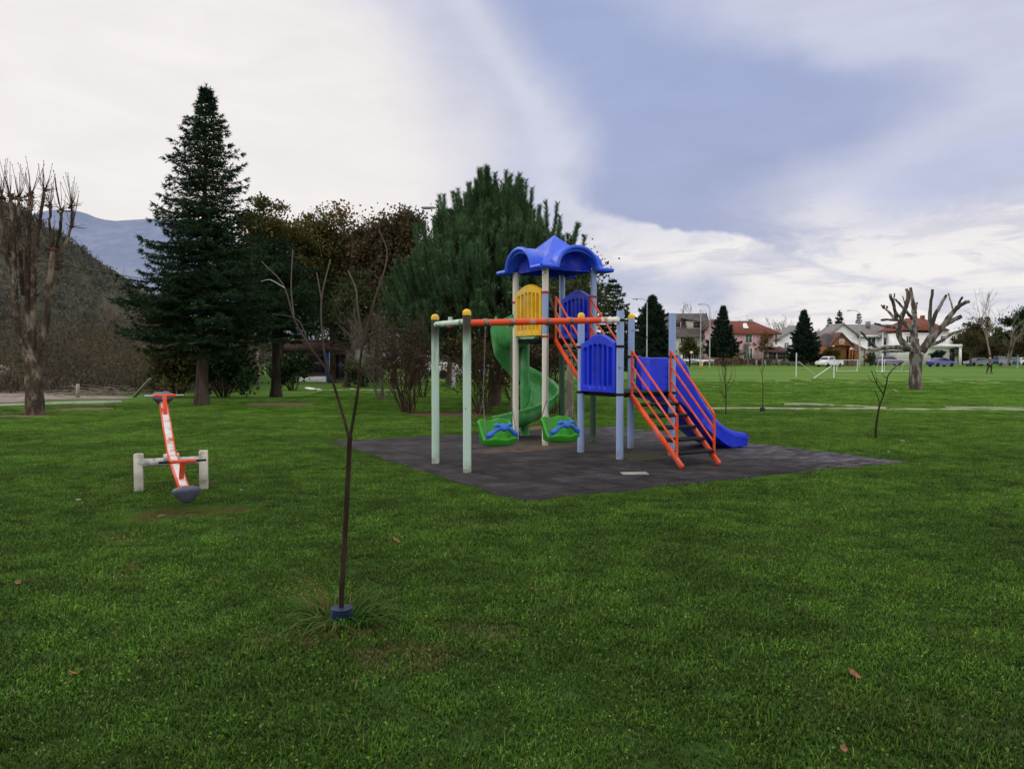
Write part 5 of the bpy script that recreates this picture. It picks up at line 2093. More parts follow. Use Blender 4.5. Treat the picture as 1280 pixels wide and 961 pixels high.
class House:
    def __init__(s, name, label, px0, Y, cat='house', rz=0.0):
        s.Y = Y
        s.k = Y / F
        s.px0 = px0
        b = at(px0, 446, Y)
        s.base = np.array([b[0], Y, 0.0])
        s.py0 = 446 + CAMZ / s.k * 1.0
        s.r = thing(name, label, cat, s.base, rz)

    def X(s, px):
        return (px - s.px0) * s.k

    def Z(s, py):
        return (s.py0 - py) * s.k

    def box(s, nm, x0, x1, y0, y1, z0, z1, mat, par=None, y_first=True):
        """x, z in photo pixels read at the house's distance; y in metres behind the front"""
        X0, X1, Z0, Z1 = s.X(x0), s.X(x1), s.Z(z1), s.Z(z0)
        return MB().box(((X0 + X1) / 2, (y0 + y1) / 2, (Z0 + Z1) / 2), (abs(X1 - X0), y1 - y0, abs(Z1 - Z0))).build(nm, mat, par or s.r)

    def win(s, x0, x1, z0, z1, y=0.0, frame='frame_white', glass='glass_dark', nx=2, nz=1, sill=True):
        X0, X1, Z0, Z1 = s.X(x0), s.X(x1), s.Z(z1), s.Z(z0)
        f = .09
        mb = MB()
        for a, b, c, d_ in ((X0, X1, Z0, Z0 + f), (X0, X1, Z1 - f, Z1)):
            mb.box(((a + b) / 2, y - .03, (c + d_) / 2), (b - a, .12, d_ - c))
        for i in range(nx + 1):
            xx = X0 + f / 2 + (X1 - X0 - f) * i / nx
            mb.box((xx, y - .032, (Z0 + Z1) / 2), (f if i in (0, nx) else f * .6, .112, Z1 - Z0 - 2 * f))
        for i in range(1, nz):
            mb.box(((X0 + X1) / 2, y - .034, Z0 + (Z1 - Z0) * i / nz), (X1 - X0 - 2 * f, .10, f * .6))
        if sill:
            mb.box(((X0 + X1) / 2, y - .08, Z0 - .04), (X1 - X0 + .2, .22, .07))
        o = mb.build('window', frame, s.r)
        MB().box(((X0 + X1) / 2, y - .004, (Z0 + Z1) / 2), (X1 - X0 - .1, .03, Z1 - Z0 - .1)).build('pane', glass, o)
        return o

    def gable_x(s, nm, x0, x1, y0, y1, eave, ridge_, mat, over=.5, gable_mat=None, th=.18):
        """ridge runs left-right"""
        X0, X1, Ze, Zr = s.X(x0) - over, s.X(x1) + over, s.Z(eave), s.Z(ridge_)
        ym = (y0 + y1) / 2
        sl = (Zr - Ze) / (ym - y0)
        zo = Ze - sl * over
        poly = [(y0 - over, zo), (ym, Zr), (y1 + over, zo), (y1 + over, zo + th), (ym, Zr + th), (y0 - over, zo + th)]
        mb = MB()
        v0 = [(X0, a, b) for a, b in poly]
        v1 = [(X1, a, b) for a, b in poly]
        mb.add(v0 + v1, [(i, (i + 1) % 6, 6 + (i + 1) % 6, 6 + i) for i in range(6)] + [(0, 5, 4, 1), (1, 4, 3, 2), (6, 7, 10, 11), (7, 8, 9, 10)])
        o = mb.build(nm, mat, s.r)
        if gable_mat:
            for xx in (s.X(x0), s.X(x1)):
                MB().add([(xx, y0, Ze), (xx, y1, Ze), (xx, ym, Zr - .01)], [(0, 1, 2)]).build('gable', gable_mat, s.r)
        return o

    def gable_y(s, nm, x0, x1, y0, y1, eave, ridge_, mat, over=.45, gable_mat=None, th=.18, xr=None):
        """ridge runs front-back, gable faces the camera"""
        X0, X1, Ze, Zr = s.X(x0), s.X(x1), s.Z(eave), s.Z(ridge_)
        xm = (X0 + X1) / 2 if xr is None else s.X(xr)
        zl_ = Ze - (Zr - Ze) / (xm - X0) * over
        zr_ = Ze - (Zr - Ze) / (X1 - xm) * over
        poly = [(X0 - over, zl_), (xm, Zr), (X1 + over, zr_), (X1 + over, zr_ + th), (xm, Zr + th), (X0 - over, zl_ + th)]
        v0 = [(a, y0 - over, b) for a, b in poly]
        v1 = [(a, y1, b) for a, b in poly]
        o = MB().add(v0 + v1, [(i, (i + 1) % 6, 6 + (i + 1) % 6, 6 + i) for i in range(6)] + [(0, 5, 4, 1), (1, 4, 3, 2), (6, 7, 10, 11), (7, 8, 9, 10)]).build(nm, mat, s.r)
        if gable_mat:
            MB().add([(X0, y0, Ze), (X1, y0, Ze), (xm, y0, Zr - .01)], [(0, 1, 2)]).build('gable', gable_mat, s.r)
            # white verge boards
        return o

    def hip(s, nm, x0, x1, y0, y1, eave, ridge_, xr0, xr1, mat, over=.5):
        X0, X1, Ze, Zr = s.X(x0) - over, s.X(x1) + over, s.Z(eave) - .15, s.Z(ridge_)
        a, b = y0 - over, y1 + over
        ym = (a + b) / 2
        v = [(X0, a, Ze), (X1, a, Ze), (X1, b, Ze), (X0, b, Ze), (s.X(xr0), ym, Zr), (s.X(xr1), ym, Zr), (X0, a, Ze - .18), (X1, a, Ze - .18), (X1, b, Ze - .18), (X0, b, Ze - .18)]
        mb = MB().add(v, [(0, 1, 5, 4), (2, 3, 4, 5), (0, 6, 7, 1), (1, 7, 8, 2), (2, 8, 9, 3), (3, 9, 6, 0), (6, 9, 8, 7)])
        mb.add([v[1], v[2], v[5]], [(0, 1, 2)])
        mb.add([v[3], v[0], v[4]], [(0, 1, 2)])
        return mb.build(nm, mat, s.r)


# house A: dark roofed, dormers
h = House('dormer_house', 'cream house with a steep dark grey roof and dormers behind the blue slide', 860, 150)
h.box('wall', 832, 889, 0, 9, 417, 456.5, 'wall_cream')
h.gable_x('roof', 828, 886, 0, 9, 418, 391.5, 'roof_dark', .7, 'wall_cream')
h.box('dormer', 844, 853, 1.2, 4, 401, 410, 'wall_cream')
h.win(845.5, 851.5, 402, 408.5, 1.2, 'frame_brown', 'glass_dark', 2, 1, False)
h.box('roof', 843, 854, 1.0, 4.5, 399.5, 401, 'roof_dark')
h.box('dormer', 860, 878, 1.0, 5, 401, 412, 'wall_cream')
h.win(868, 876, 402.5, 409.5, 1.0, 'frame_brown', 'glass_dark', 2, 1, False)
X0, X1 = h.X(855), h.X(880)
MB().add([(X0, .6, h.Z(397.5)), (X1, .6, h.Z(402)), (X1, 5, h.Z(399)), (X0, 5, h.Z(395)), (X0, .6, h.Z(398.8)), (X1, .6, h.Z(403.3)), (X1, 5, h.Z(400.3)), (X0, 5, h.Z(396.3))], [(0, 1, 2, 3), (7, 6, 5, 4), (0, 4, 5, 1), (1, 5, 6, 2), (2, 6, 7, 3), (3, 7, 4, 0)]).build('roof', 'roof_dark', h.r)
h.win(850, 857, 421, 429, 0, 'frame_white', 'glass_dark')
h.win(874, 879, 421, 429, 0, 'frame_white', 'glass_dark')
h.win(881, 887, 438, 446, 0, 'frame_white', 'glass_pale')
h.win(852, 874, 436.5, 449, 0, 'frame_white', 'glass_dark', 6, 1, False)
b = h.box('balustrade', 848, 890, -1.6, -1.5, 449.5, 454, 'wall_white')
h.box('pillar', 849, 851, -1.6, -1.3, 436, 456, 'wall_white')

# house B: pink
h = House('pink_house', 'pink two-storey house with a red tiled roof and a small triangular dormer', 925, 150)
h.box('wall', 882, 955, 0, 9, 415, 456.5, 'wall_pink')
h.box('wall', 955, 972, 2.4, 9, 415, 456.5, 'wall_pink')
h.hip('roof', 884, 972, 0, 9, 416, 400, 900, 949, 'roof_red', .6)
# left wing with gable and brown verges
h.gable_y('roof', 880, 905, -.8, 7, 411.5, 400, 'roof_brown', .5, 'wall_pink', .22, 895)
h.box('wall', 880, 905, -.8, 2, 411.5, 456.5, 'wall_pink')
dm = MB().add([(h.X(931.5), 1.2, h.Z(410)), (h.X(938), 1.2, h.Z(410)), (h.X(934.8), 1.2, h.Z(403.5)), (h.X(934.8), 4.2, h.Z(403.5))], [(0, 1, 2), (1, 3, 2), (0, 2, 3)]).build('dormer', 'frame_white', h.r)
h.box('chimney', 943.5, 948, 3.8, 4.6, 398, 404, 'wall_grey')
h.win(931, 940, 418, 429, 0, 'frame_white', 'glass_green', 2, 1)
h.win(904.5, 917, 438, 446, -.8, 'frame_white', 'glass_pale', 4, 1)
h.win(929, 941, 435, 449, 0, 'frame_white', 'glass_green', 3, 1)
h.win(892, 897, 438, 445, -.8, 'frame_white', 'glass_dark', 2, 1)
h.win(960, 966, 419, 430, 2.4, 'frame_white', 'glass_green', 2, 1)
h.box('balcony', 953, 972.5, .4, 2.5, 431, 434, 'wall_white')
h.box('pillar', 970.6, 971.8, .5, .8, 416, 431, 'frame_brown')
h.box('wall', 960, 988, 1.0, 6, 440, 456.5, 'wall_cream')
h.hip('roof', 957, 989, .6, 6, 438, 432.5, 962, 982, 'roof_brown', .3)
h.win(963, 972, 441, 449, 1.0, 'frame_brown', 'glass_dark', 3, 1, False)
h.win(974, 984, 441, 449, 1.0, 'frame_brown', 'glass_dark', 3, 1, False)

# house C: white gable behind the round spruce
h = House('white_gabled_house', 'white house with a grey gable roof, half hidden by the layered spruce', 995, 165)
h.box('wall', 973, 1021, 0, 9, 424, 456, 'wall_white')
h.gable_y('roof', 973, 1021, 0, 9, 424, 407, 'roof_grey', .5, 'wall_white', .25, 1004)
h.win(980, 986, 428, 437, 0, 'frame_white', 'glass_pale')
h.win(990, 996, 443, 451, 0, 'frame_white', 'glass_dark')

# house D: timber gable
h = House('timber_house', 'small brown timber gabled house with porch posts in front of the white house', 1050, 136)
h.box('wall', 1032, 1062, 0, 7, 433, 457.3, 'wood_warm')
h.gable_y('roof', 1036, 1064, -.6, 7, 432, 417, 'roof_brown', .35, 'wood_warm', .22, 1049)
MB().add([(h.X(1027), 0, h.Z(432)), (h.X(1040), 0, h.Z(432)), (h.X(1049), 1.2, h.Z(418)), (h.X(1030), 1.2, h.Z(418))], [(0, 1, 2, 3)]).build('roof', 'roof_dark', h.r)
MB().add([(h.X(1059), -2.2, h.Z(435.5)), (h.X(1076), -2.2, h.Z(436.5)), (h.X(1070), 2.4, h.Z(426)), (h.X(1056), 2.4, h.Z(424)), (h.X(1059), -2.2, h.Z(436.6)), (h.X(1076), -2.2, h.Z(437.6))], [(0, 1, 2, 3), (0, 4, 5, 1)]).build('roof', 'roof_brown', h.r)
for x in (1055, 1058.5, 1073.5):
    h.box('pillar', x, x + 1.2, -2.1, -1.9, 436.5, 457.3, 'wood_warm')
h.win(1047, 1053, 424, 430, -.6, 'frame_white', 'glass_pale', 3, 1, False)
h.win(1060, 1068, 442, 453, 0, 'frame_brown', 'glass_dark', 3, 2, False)
h.box('wall', 1058, 1074, 0, 5, 437, 457.3, 'wood_warm')

# house E: white with grey roof
h = House('white_house', 'big white house with grey roof and dark square windows behind the lopped tree', 1078, 158)
h.box('wall', 1034, 1128, 0, 10, 420, 456, 'wall_white')
h.gable_x('roof', 1050, 1128, 0, 10, 421, 405.5, 'roof_grey', .5, 'wall_white')
h.box('wall', 1033, 1068, -1.2, 3, 420, 456, 'wall_white')
h.gable_y('roof', 1033, 1068, -1.2, 6, 420, 406, 'roof_grey', .5, 'wall_white', .28, 1050)
h.box('wall', 1098, 1117, -1.4, 3, 420, 456, 'wall_white')
h.gable_y('roof', 1097, 1118, -1.4, 5, 420, 410, 'roof_grey', .5, 'wall_white', .25)
h.box('fascia', 1068.5, 1097, -.6, -.4, 419, 421.2, 'frame_white')
h.win(1084, 1094, 422, 434, 0, 'frame_white', 'glass_dark', 2, 1)
h.win(1099.5, 1110, 422, 432, -1.4, 'frame_white', 'glass_dark', 2, 1)
h.win(1085, 1094, 440, 452, 0, 'frame_white', 'glass_dark', 2, 1, False)
h.win(1099.5, 1110, 440, 453, -1.4, 'frame_white', 'glass_dark', 2, 1, False)
h.win(1113.5, 1119, 423, 434, -1.4 if False else 0, 'frame_brown', 'glass_green', 1, 1)
h.box('balcony', 1069, 1097, -1.3, 0, 435.2, 437, 'wall_white')
h.box('chimney', 1092, 1096, 3, 4, 401, 409, 'wall_grey')

# house F: white with red roof
h = House('white_house', 'white house with a red hipped roof directly behind the lopped tree trunk', 1165, 150)
h.box('wall', 1128, 1197, 0, 9, 416, 456.5, 'wall_white')
h.hip('roof', 1128, 1180, -.4, 9, 411.5, 396.5, 1146, 1168, 'roof_red', .5)
h.box('parapet', 1176, 1197.5, -.3, 9.1, 413.4, 417, 'wall_white')
for x0, x1 in ((1163, 1169), (1175, 1181), (1188.5, 1194)):
    h.win(x0, x1, 419.5, 427.5, 0, 'frame_white', 'glass_dark', 2, 1)
h.win(1132, 1138, 420, 429, 0, 'frame_white', 'glass_dark', 2, 1)
h.box('balcony', 1160, 1198, -1.3, 0, 430.5, 434, 'wall_white')
h.box('pillar', 1194.5, 1197.5, -1.25, -.9, 434.2, 456.5, 'wall_white')
h.win(1187, 1193, 436, 452, 0, 'frame_brown', 'glass_dark', 1, 1, False)
h.win(1169, 1178, 437, 452, 0, 'frame_white', 'glass_green', 2, 1, False)
h.box('chimney', 1166, 1169, 4, 5, 393, 402, 'roof_red')

# hut behind the trees
h = House('hut', 'low hut with a brown fascia, blue pillar and white plinth wall behind the trees', 408, 50)
h.box('wall', 352, 438, .0, 5, 436, 477.5, 'wall_grey')
h.box('roof', 349, 437, -.9, 5.3, 428, 438.5, 'roof_brown')
h.box('roof', 352, 432, .2, 4.5, 424.5, 428, 'roof_brown')
h.box('chimney', 430.5, 433.5, 1, 1.4, 417.5, 430, 'wall_white')
h.box('pillar', 409, 412, -.55, -.35, 438.5, 478, 'handle_blue')
h.box('pillar', 413.8, 416, -.55, -.35, 438.5, 470, 'wall_white')
h.win(385, 408, 444, 467, -.002, 'frame_brown', 'glass_dark', 3, 1, False)
h.win(418, 433, 442, 474, -.002, 'frame_brown', 'glass_dark', 2, 1, False)
h.box('plinth', 374, 411, -.9, -.7, 470, 480, 'wall_white')
for i, (px, py, s_) in enumerate([(389, 486.5, .22), (399, 487.5, .17), (440, 488, .2)]):
    rng = np.random.default_rng(i)
    v = rdir(60, rng) * np.array([1.4, .8, .5])
    o = MB().lathe([(.001, -.4), (.7, -.3), (1.1, 0), (.7, .35), (.001, .45)], 9).build('stone', 'wall_white', None, True, 30)
    o.location = G(px, py) + (0, 0, .02)
    o.scale = (s_ * 1.4, s_ * .9, s_ * .5)
    o.rotation_euler = (0.1, .2, i)
    tag(o, ['pale stone lying in front of the white plinth wall, leftmost', 'pale stone lying right beside the first one before the plinth', 'pale stone at the foot of the leaning red-brown trunk'][i], 'stone', 'pale stones before the hut')


# wire fence beside the fir
def wire_fence():
    pm('fence_wire', (.16, .18, .17), (.12, .14, .13), 5, .6, .1, 30)
    a, b = at(296, 446, 46), at(372, 446, 48)
    a[2] = b[2] = 0
    root = thing('wire_fence', 'grey green wire mesh fence behind the forked fir trunk', 'fence', a)
    L = np.linalg.norm(b - a)
    d_ = (b - a) / L
    for i in range(4):
        MB().box(d_ * L * i / 3 + (0, 0, .95), (.09, .09, 1.9)).build('fence_post', 'concrete', root)
    mb = MB()
    n = int(L / .16)
    for i in range(n):
        x = i * .16
        for s in (1, -1):
            x1 = x + s * 1.7
            z0, z1 = 0.05, 1.75
            if x1 < 0:
                z1 = .05 + 1.7 * (x / 1.7)
                x1 = 0
            if x1 > L:
                z1 = .05 + 1.7 * ((L - x) / 1.7)
                x1 = L
            if abs(x1 - x) > .05:
                mb.bar(d_ * x + (0, 0, z0), d_ * x1 + (0, 0, z1), .014, .014)
    mb.build('mesh', 'fence_wire', root)


wire_fence()

# ------------------------------------------------------------------ street lamps
pm('lamp_steel', (.36, .37, .38), (.30, .31, .32), 3, .5, .1, 30, .4)
pm('lamp_head', (.30, .31, .33), None, rough=.5, bump=0)


def street_lamp(label, px, Y, H, reach, rise=1.1, r=.085):
    base = at(px, 446, Y)
    base[2] = 0
    root = thing('street_lamp', label, 'street lamp', base, 0, 'street lamps along the road')
    MB().tube([(0, 0, 0), (0, 0, H * .5), (0, 0, H)], [r * 1.15, r, r * .75], 10).build('pole', 'lamp_steel', root, True)
    s = 1 if reach > 0 else -1
    pts = smooth_path([(0, 0, H), (s * .12, 0, H + rise * .6), (reach * .45, 0, H + rise * .95), (reach, 0, H + rise)], 6)
    MB().tube(pts, r * .55, 8).build('arm', 'lamp_steel', root, True)
    hd = MB().box((reach + s * .30, 0, H + rise - .01), (.72, .22, .11), bevel=.04).build('lamp_head', 'lamp_head', root)
    MB().box((reach + s * .34, 0, H + rise - .075), (.42, .15, .03)).build('lens', 'glass_pale', hd)


street_lamp('street lamp with its arm and head poking out left of the pine crown', 567, 40, 8.4, -1.0, .9)
street_lamp('street lamp in front of the dark conifer left of the dormer house', 808.5, 100, 8.6, -1.25, .5)
street_lamp('street lamp with curved arm between the dormer house and the pink house', 887, 110, 8.0, -1.1, 1.1)
street_lamp('street lamp with curved arm in front of the big white house', 1074.5, 118, 7.6, -1.4, 1.1)


def plain_pole(name, label, px, Y, H, r, cat, mat='lamp_steel'):
    base = at(px, 446, Y)
    base[2] = 0
    o = MB().lathe([(r * 1.8, 0), (r * 1.8, .06), (r, .08), (r * .8, H), (r * 1.1, H + .01), (0, H + .05)], 10).build(name, mat, None, True, 40)
    o.location = base
    tag(o, label, cat)


plain_pole('pole', 'plain pale pole with no arm in front of the dormer house', 875.5, 112, 8.4, .08, 'pole')
plain_pole('pole', 'slender white pole at the corner of the goal near the lopped tree', 1103, 82, 4.1, .045, 'pole', 'frame_white')

# sign and box by the field edge
b = at(864, 446, 112)
b[2] = 0
sg = thing('road_sign', 'small square signboard on a thin post in front of the dormer house porch', 'sign', b)
MB().tube([(0, 0, 0), (0, 0, 2.4)], .035, 8).build('pole', 'lamp_steel', sg, True)
MB().box((0, -.05, 2.25), (.42, .03, .30), bevel=.01).build('board', 'frame_white', sg)
b = G(876.5, 460)
o = MB().box((0, 0, .36), (.46, .4, .72), bevel=.04)
o.box((0, 0, .76), (.54, .48, .09), bevel=.03)
o.box((0, -.22, .45), (.3, .02, .3), bevel=.005)
pm('pale_yellow', (.55, .42, .20), (.48, .36, .18), 4, .6, .1)
o = o.build('utility_box', 'pale_yellow')
o.location = b
tag(o, 'pale yellow utility box with a lid at the far field edge', 'utility box')
for i, (px, lab) in enumerate([(945.5, 'short pale post before the pink house'), (956.5, 'short pale post right of the pink house porch'), (1005.3, 'short pale post below the round spruce')]):
    b = G(px, 457.6)
    o = MB().box((0, 0, .5), (.22, .22, 1.0), bevel=.03)
    o.box((0, 0, 1.02), (.28, .28, .06), bevel=.02)
    o = o.build('boundary_post', 'concrete')
    o.location = b
    tag(o, lab, 'post', 'boundary posts along the field edge')

# net posts and goals
pm('goal_white', (.62, .62, .62), (.54, .54, .54), 4, .45, .05)
for i, (px, pb, top, sx, sb, st, lab) in enumerate([(995.2, 471, 441, 981, 466, 450, 'white field post with a slanting stay, taller of the two'), (1042.3, 472.3, 448, 1022, 473, 458, 'white field post with a slanting stay in front of the white car')]):
    g = G(px, pb)
    H = at(px, top, g[1])[2]
    root = thing('field_post', lab, 'goal post', g, 0, 'white posts with stays on the field')
    MB().tube([(0, 0, -.05), (0, 0, H * .5), (0, 0, H)], .046, 12).build('post', 'goal_white', root, True)
    q = G(sx, sb) - g
    MB().tube([(q[0], q[1] * .5, 0), (q[0] * .12, q[1] * .06, H * .62)], .035, 8).build('stay', 'goal_white', root, True)


def goal(label, x0, x1, pb, H, depth, skew):
    g = G((x0 + x1) / 2, pb)
    k = g[1] / F
    W = (x1 - x0) * k
    root = thing('football_goal', label, 'goal', g, 0, 'small white goals on the field')
    r = .034
    for s in (-1, 1):
        MB().tube([(s * W / 2, 0, 0), (s * W / 2, 0, H)], r, 10).build('post', 'goal_white', root, True)
    MB().tube([(-W / 2 - r, 0, H), (W / 2 + r, 0, H)], r, 10).build('crossbar', 'goal_white', root, True)
    mb = MB()
    for s in (-1, 1):
        mb.tube([(s * W / 2, 0, H), (s * W / 2 + skew, depth * .5, H), (s * W / 2 + skew, depth, .04), (s * W / 2, 0, .04)], .03, 8)
    mb.tube([(-W / 2 + skew, depth, .04), (W / 2 + skew, depth, .04)], .03, 8)
    mb.tube([(-W / 2 + skew, depth * .5, H), (W / 2 + skew, depth * .5, H)], .03, 8)
    mb.build('back_frame', 'goal_white', root, True)
    mb = MB()
    nx, nz = int(W / .18), int(H / .18)
    for i in range(nx + 1):
        x = -W / 2 + W * i / nx + skew
        mb.bar((x, depth * .5, H), (x, depth, .04), .008, .008)
    for i in range(1, nz):
        t = i / nz
        mb.bar((-W / 2 + skew, depth * (.5 + .5 * t), H * (1 - t) + .04), (W / 2 + skew, depth * (.5 + .5 * t), H * (1 - t) + .04), .008, .008)
    mb.build('net', 'goal_white', root)


goal('small white goal behind the second field post, before the timber house', 1046, 1071.5, 464.5, 1.25, 1.1, .42)
goal('small white goal with net just left of the lopped trunk', 1105.5, 1137.5, 464.5, 1.27, 1.1, -.35)


# ------------------------------------------------------------------ cars
def car_paint(name, c):
    m, nt, out = new_mat(name)
    n = N(nt)
    b_ = n.bsdf(c, .3, .5, n.bump(n.noise(n.coord('Object'), 3, 2), .02, .01))
    b_.node.inputs['Coat Weight'].default_value = .6
    nt.links.new(b_, out.inputs[0])
    MATS[name] = m


for nm, c in (('car_white', (.62, .63, .65)), ('car_blue', (.022, .035, .26)), ('car_grey', (.16, .18, .25)), ('car_navy', (.020, .05, .13)), ('car_violet', (.10, .09, .19)), ('car_teal', (.04, .12, .24))):
    car_paint(nm, c)
pm('tyre_rubber', (.012, .012, .012), None, rough=.9, bump=.1)
pm('wheel_rim', (.35, .35, .36), None, rough=.4, bump=0, metal=.5)
pm('lamp_red', (.45, .015, .015), None, rough=.3, bump=0)
pm('lamp_clear', (.6, .6, .6), None, rough=.2, bump=0)


def car(name, label, loc, rz, paint, kind='saloon', group=None):
    """side profile lofted across the width; local x is the length, +x the front"""
    root = thing(name, label, 'car', loc, rz, group)
    if kind == 'saloon':
        L, Wd = 4.4, 1.75
        body = [(-2.2, .45), (-2.2, .80), (-2.05, .96), (-1.45, 1.0), (1.0, .97), (1.85, .86), (2.15, .72), (2.2, .45), (2.1, .28), (-2.1, .28)]
        cab = [(-1.62, .98), (-.95, 1.40), (-.55, 1.45), (.25, 1.43), (.62, 1.32), (1.18, .96)]
    elif kind == 'suv':
        L, Wd = 4.5, 1.85
        body = [(-2.2, .45), (-2.22, .95), (-2.15, 1.10), (-1.5, 1.12), (1.0, 1.10), (1.9, 1.0), (2.18, .85), (2.22, .45), (2.1, .32), (-2.1, .32)]
        cab = [(-2.1, 1.10), (-1.9, 1.62), (-1.5, 1.70), (.2, 1.69), (.55, 1.58), (1.12, 1.09)]
    elif kind == 'pickup':
        L, Wd = 4.9, 1.8
        body = [(-2.45, .50), (-2.45, 1.02), (-2.40, 1.06), (-.6, 1.06), (1.05, 1.06), (1.95, .98), (2.35, .82), (2.4, .5), (2.3, .34), (-2.3, .34)]
        cab = [(-.62, 1.05), (-.50, 1.62), (-.25, 1.68), (.75, 1.66), (.95, 1.58), (1.45, 1.05)]
    else:
        L, Wd = 3.9, 1.7
        body = [(-1.95, .45), (-1.97, .90), (-1.85, 1.0), (-1.2, 1.02), (.85, .99), (1.6, .88), (1.9, .72), (1.95, .45), (1.85, .28), (-1.85, .28)]
        cab = [(-1.85, 1.0), (-1.62, 1.40), (-1.25, 1.48), (.15, 1.46), (.5, 1.35), (1.05, .97)]
    hw = Wd / 2

    def loft(prof, w_bottom, w_top, zlo, zhi):
        P = np.array(prof)
        k = len(P)
        cz = P.mean(0)
        secs = []
        for s, ins in ((-1, .06), (-1, 0), (1, 0), (1, .06)):
            v = []
            for x, z in P:
                t = np.clip((z - zlo) / (zhi - zlo), 0, 1)
                w_ = w_bottom + (w_top - w_bottom) * t
                q = np.array([x, z])
                if ins:
                    q = q + (cz - q) / np.linalg.norm(cz - q) * ins
                v.append((q[0], s * (w_ - (0 if ins else .05)) if ins else s * (w_ - .05), q[1]))
            secs.append(v)
        # order: side faces slightly proud of the rounded shoulders
        m_ = MB()
        v = np.array(secs).reshape(-1, 3)
        f = [(a * k + i, a * k + (i + 1) % k, (a + 1) * k + (i + 1) % k, (a + 1) * k + i) for a in range(3) for i in range(k)]
        m_.add(v, f)
        m_.Fs.append(np.array([list(range(k - 1, -1, -1))]))
        m_.Fs.append(np.array([list(range(3 * k, 4 * k))]))
        return m_
    b_ = loft(body, hw, hw * .96, .3, 1.0)
    b_.build('body', paint, root, True, 30)
    zc, zt = cab[0][1], max(z for x, z in cab)
    c_ = loft([(x, z) for x, z in cab] + [(cab[-1][0], zc - .08), (cab[0][0], zc - .08)], hw * .93, hw * .74, zc, zt)
    c_.build('cabin', paint, root, True, 30)
    # glazing: sheets a few millimetres proud of the cabin
    ins = np.array(cab)
    cen = np.array([ins[:, 0].mean(), (zc + zt) / 2 + .02])
    g_ = MB()
    for s in (-1, 1):
        win_ = []
        for x, z in ins:
            q = cen + (np.array([x, z]) - cen) * np.array([.88, .74])
            t = (q[1] - zc) / (zt - zc)
            win_.append((q[0], s * (hw * (.93 + (.74 - .93) * t) + .006), q[1]))
        base = g_.n
        g_.V.append(np.array(win_))
        g_.n += len(win_)
        g_.Fs.append(np.array([[base + i for i in (range(len(win_)) if s < 0 else range(len(win_) - 1, -1, -1))]]))
    for a, b2, sg_ in ((ins[-1], ins[-2] if kind != 'suv' else ins[-2], 1), (ins[0], ins[1], -1)):
        p = a + (b2 - a) * .14
        q = a + (b2 - a) * .92
        nrm = np.array([(b2 - a)[1], -(b2 - a)[0]]) * (1 if sg_ > 0 else -1)
        nrm = np.abs(nrm[0]) / (np.linalg.norm(nrm) + 1e-9) * np.array([sg_, 0]) + np.array([0, abs(nrm[1]) / (np.linalg.norm(nrm) + 1e-9)])
        p, q = p + nrm * .015, q + nrm * .015
        w0, w1 = hw * .80, hw * .66
        g_.add([(p[0], -w0, p[1]), (p[0], w0, p[1]), (q[0], w1, q[1]), (q[0], -w1, q[1])], [(0, 1, 2, 3)])
    g_.build('glazing', 'glass_dark', root)
    wb = L * .31
    for x in (-wb, wb):
        for s in (-1, 1):
            c = (x, s * (hw - .09), .32)
            t_ = MB().lathe([(.20, -.10), (.31, -.10), (.325, -.06), (.325, .06), (.31, .10), (.20, .10)], 20, c, (0, 1, .0001)).build('wheel', 'tyre_rubber', root, True, 40)
            MB().lathe([(.0, -.085), (.19, -.095), (.205, -.06), (.205, .06), (.19, .095), (.0, .085)], 16, c, (0, 1, .0001)).build('rim', 'wheel_rim', t_, True, 40)
    for s in (-1, 1):
        MB().box((L / 2 - .08, s * hw * .72, .72), (.12, .36, .14), bevel=.03).build('headlight', 'lamp_clear', root)
        MB().box((-L / 2 + .03, s * hw * .76, .80), (.10, .28, .20), bevel=.03).build('tail_light', 'lamp_red', root)
    return root


CG = 'cars parked along the far side of the field'
car('parked_car', 'white pickup with open bed parked near the timber house', G(1036.5, 458.6), PI + .55, 'car_white', 'pickup', CG)
car('parked_car', 'deep blue saloon parked right of the lopped trunk', G(1176, 458.3), .25, 'car_blue', 'saloon', CG)
car('parked_car', 'grey saloon parked left of the slim tall bare tree', G(1222, 457.4), PI + .12, 'car_grey', 'saloon', CG)
car('parked_car', 'dark blue tall car parked right of the slim tall bare tree', G(1250.5, 456.9), .5, 'car_navy', 'suv', CG)
car('parked_car', 'teal hatchback parked in front of the pale multi-stemmed bare tree', G(1266, 456.6), 1.1, 'car_teal', 'hatch', CG)
car('parked_car', 'white hatchback parked last before the picture edge', G(1283, 456.6), .1, 'car_white', 'hatch', CG)
car('parked_car', 'dark violet car parked behind the small goal by the lopped trunk', G(1112, 457.0), .06, 'car_violet', 'suv', CG)
car('parked_car', 'dark car parked behind the low leafless limb of the lopped tree', G(1098, 456.4), .9, 'car_navy', 'hatch', CG)
CG2 = 'cars parked behind the shrubs'
car('parked_car', 'white car seen between the two mint green posts', G(573, 472.5), PI + .2, 'car_white', 'hatch', CG2)
car('parked_car', 'white car parked behind the shrubs right of the taller mint green post', G(606, 471), .15, 'car_white', 'saloon', CG2)
car('parked_car', 'white tall car with red tail lights beside the slim tree trunk', G(545, 470), .9, 'car_white', 'suv', CG2)

# ------------------------------------------------------------------ person on the field
pm('skin_tone', (.42, .25, .18), None, rough=.6, bump=0)
pm('cloth_dark', (.015, .018, .018), (.03, .03, .032), 8, .9, .2, 30)
pm('cloth_grey', (.085, .09, .10), (.12, .125, .135), 8, .9, .2, 30)
pm('hair_dark', (.02, .015, .012), None, rough=.7, bump=0)


